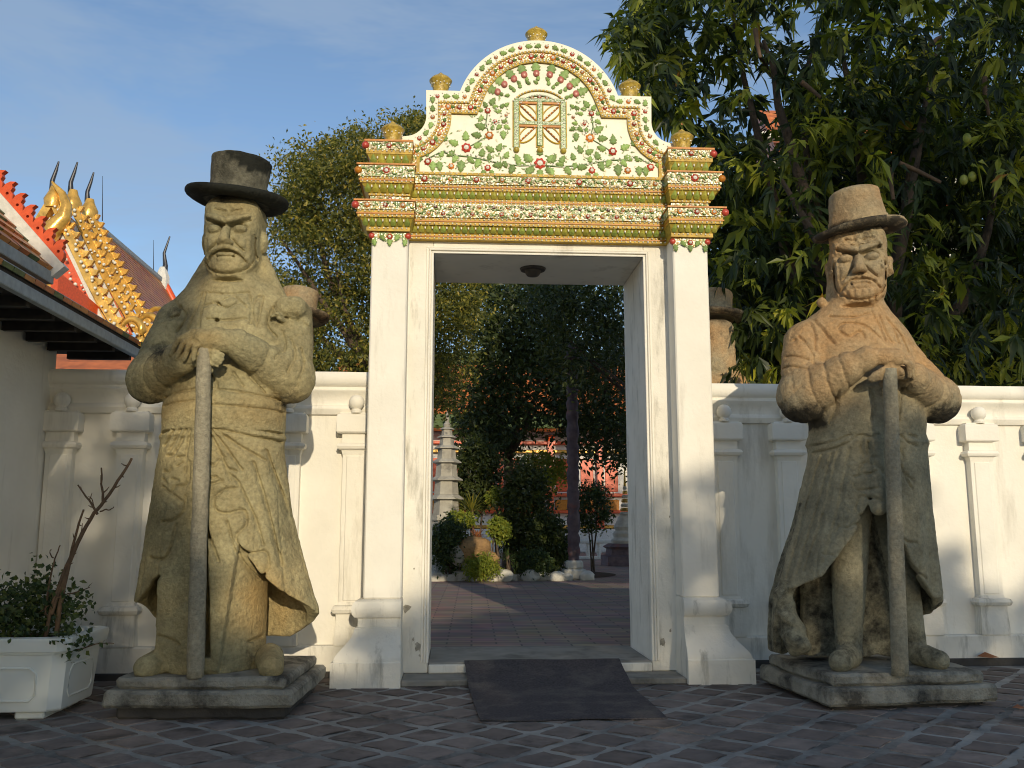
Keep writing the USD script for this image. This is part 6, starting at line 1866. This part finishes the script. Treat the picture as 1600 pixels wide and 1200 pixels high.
part(pc, 'box', oct_loft(-3.86, -2.71, 6.73, 7.40, .07, [(.055, 0), (.07, .008), (.43, .035), (.435, .035), (.44, .05), (.455, .055), (.46, .07), (.53, .08), (.55, .075), (.555, .06), (.555, .01), (.50, -.02)]), 'planter_plastic', 25)
part(pc, 'soil', oct_loft(-3.84, -2.73, 6.75, 7.38, .07, [(.48, .01), (.51, .005)]), 'soil')
for x in (-3.6, -2.90):
    part(pc, 'foot', cbox(x - .10, x + .10, 6.76, 7.36, 0, .056, bev=.012), 'planter_plastic')


def frame_on(parent, o, ux_, uz_, n_, w, h, t=.014):
    o, ux_, uz_, n_ = map(np.array, (o, ux_, uz_, n_))
    P = [o + ux_ * a + uz_ * b - n_ * -.006 for a, b in ((.04, 0), (w - .04, 0), (w, .04), (w, h - .04), (w - .04, h), (.04, h), (0, h - .04), (0, .04), (.04, 0))]
    part(parent, 'moulding', tube(P, .009, 6), 'planter_plastic', True)


frame_on(pc, (-3.60, 6.720, .13), (1., 0, 0), (0, -.07, .99), (0, -1., 0), .75, .22)
frame_on(pc, (-2.705, 6.86, .13), (0, 1., 0), (.07, 0, .99), (1., 0, 0), .42, .22)
r = np.random.default_rng(8)
pb = thing('shrub', 'small-leaved shrub with bare pruned branches growing in the white planter', 'shrub', (-3.0, 7.0, .5))
q = r.normal(0, 1, (210, 3)) * [.30, .17, .10] + [-3.13, 7.0, .68]
q = q[(q[:, 2] > .52) & (q[:, 0] < -2.74)]
q = np.vstack([q, r.normal(0, 1, (18, 3)) * [.06, .08, .06] + [-2.95, 6.9, .90], r.normal(0, 1, (10, 3)) * [.05, .05, .02] + [-2.66, 6.75, .56], r.normal(0, 1, (8, 3)) * [.05, .05, .03] + [-2.72, 6.9, .80]])
v, f = sprays(r, q, 11, .10, .052, .032, .7)
part(pb, 'foliage', blades_mesh(v, f), 'bush_leaves', kind='stuff')
BR = [([(88, 1000), (95, 935), (112, 868), (140, 812), (160, 783), (186, 742), (201, 716)], .018), ([(70, 1000), (84, 935), (104, 880), (130, 832), (152, 800)], .014), ([(160, 785), (157, 755), (156, 729)], .010), ([(152, 803), (140, 780), (122, 754)], .010),
      ([(80, 960), (100, 900), (116, 845), (131, 797)], .014), ([(70, 960), (76, 905), (84, 872), (91, 850)], .008), ([(155, 800), (168, 796), (176, 793)], .006), ([(150, 800), (146, 782), (140, 775)], .005), ([(84, 872), (80, 860), (82, 856)], .005), ([(60, 960), (90, 935), (120, 925), (138, 918)], .006), ([(90, 1010), (120, 1012), (150, 1004), (178, 1003)], .006)]
for pts, rr in BR:
    P = curve([at(u, v_, 6.86) for u, v_ in pts], 4)
    P = P + np.cumsum(r.normal(0, .003, P.shape), 0)
    part(pb, 'branch', tube(P, np.linspace(rr, rr * .5, len(P)), 7), 'twig', True)
    if rr > .009:
        for k in range(2, len(P) - 1, 2):
            d = rand_dirs(r, 1)[0] * .045
            part(pb, 'spur', tube([P[k], P[k] + d * .6 + [0, 0, .01], P[k] + d + [0, 0, .025]], [.006, .004, .002], 4), 'twig')

# fallen leaves in front of the right wall
for (u, v_, z, s, lb) in ((1540, 1030, .07, .17, 'curled brown dead leaf at the foot of the right wall'), (1556, 1114, .012, .085, 'small brown dead leaf on the paving beside the right plinth')):
    p = at(u, v_, 8.78) if v_ < 1100 else np.array([4.06, 6.62, .012])
    t = thing('dead_leaf', lb, 'leaf', (p[0], p[1], z))
    vv, ff = leaf_blades(np.array([[p[0] - s / 2, p[1], z + .015]]), np.array([[1., -.1, .06]]), np.array([[0, -.5, 1.]]), s * 1.3, s * .6, .1)
    part(t, 'blade', (vv[0], ff), 'dry_leaves', True)

# ================================================================== unseen trees added behind the viewer, crowns shaped to cast shade across the scene
TEL, TAZ = math.tan(SUN_EL) / math.cos(SUN_AZ), math.tan(SUN_AZ)
TOPX = [-10, -4.6, -4.0, -3.4, -2.9, -2.4, -2.05, -1.8, -1.4, -1.0, -.7, -.4, 0, .8, 1.6, 2.3, 2.8, 3.4, 4.0, 4.4, 4.9, 5.4, 6.0, 7.0, 10]
TOPZ = [2.6, 2.6, 1.9, 1.5, 1.5, 1.45, 1.0, .30, .05, -.05, .50, .60, .8, 1.3, 1.75, 1.85, 1.9, 1.9, 1.9, 1.8, 1.5, .95, 1.0, 2.0, 3.2]  # crown tops follow the shade edge wanted on the gate wall


def shade_tree(name, label, x0, x1, n, seed, low, top, hole=0.0, size=.34, hs=1.2):
    r = np.random.default_rng(seed)
    xc = (x0 + x1) / 2
    t = thing(name, label, 'tree', (xc + 28 * TAZ, -20, 0))
    b = np.array([xc + 28 * TAZ, -20.0, 0])
    pts = []
    while len(pts) < n:
        xw = r.uniform(x0, x1)
        a, c = low(xw), top(xw)
        if c <= a:
            continue
        zw = r.uniform(a, c + r.normal(0, .10))
        if hole and fbm(np.array([[xw * hs, zw * hs, seed]]), 3, seed)[0] < (hole(xw) if callable(hole) else hole):
            continue
        y = r.uniform(-22, -18)
        pts.append([xw + (8 - y) * TAZ, y, zw + (8 - y) * TEL])
    P = np.array(pts)
    v, f = leaf_blades(P, rand_dirs(r, n), rand_dirs(r, n), size * r.uniform(.6, 1.2, n), size * .6, .1)
    c = UsdGeom.Xform.Define(stage, unique(t, 'crown')).GetPath().pathString
    part(c, 'foliage', blades_mesh(v, f), 'dark_leaves', kind='stuff')
    zt = P[:, 2].min() + .6
    part(t, 'trunk', tube([b - [0, 0, .1], b + [.1, 0, zt * .5], b + [0, 0, zt]], [.32, .25, .2], 10), 'bark', True)
    limbs(t, b + [0, 0, zt * .8], P[r.integers(0, n, 6)], .12, seed + 2)


topf = lambda x: float(np.interp(x, TOPX, TOPZ))
for k, (a, b) in enumerate(((-10, -6), (-6, -2.2), (-2.2, 1.6), (1.6, 5.4), (5.4, 10.5))):
    shade_tree('shade_tree', f'unseen leafy tree added behind the viewer for its shade, number {("one", "two", "three", "four", "five")[k]} from the left of its row', a, b, 2600, 200 + k, lambda x: -1.9, topf)
shade_tree('shade_tree', 'tallest unseen leafy tree added behind the viewer for its shade, over the right end of its row', 3.4, 12.5, 11000, 220, lambda x: 4.5 if x < 4.7 else 2.95, lambda x: 11.5, hole=lambda x: float(np.interp(x, [3.4, 5.5, 7.5], [.41, .39, .30])), size=.36, hs=.9)
shade_tree('shade_tree', 'thin-crowned unseen leafy tree added behind the viewer for its shade, in front of the left part of its row', -4.8, -2.15, 1000, 231, lambda x: 1.2, lambda x: 3.3 + .3 * (x + 3.4), hole=.42, size=.30, hs=1.4)
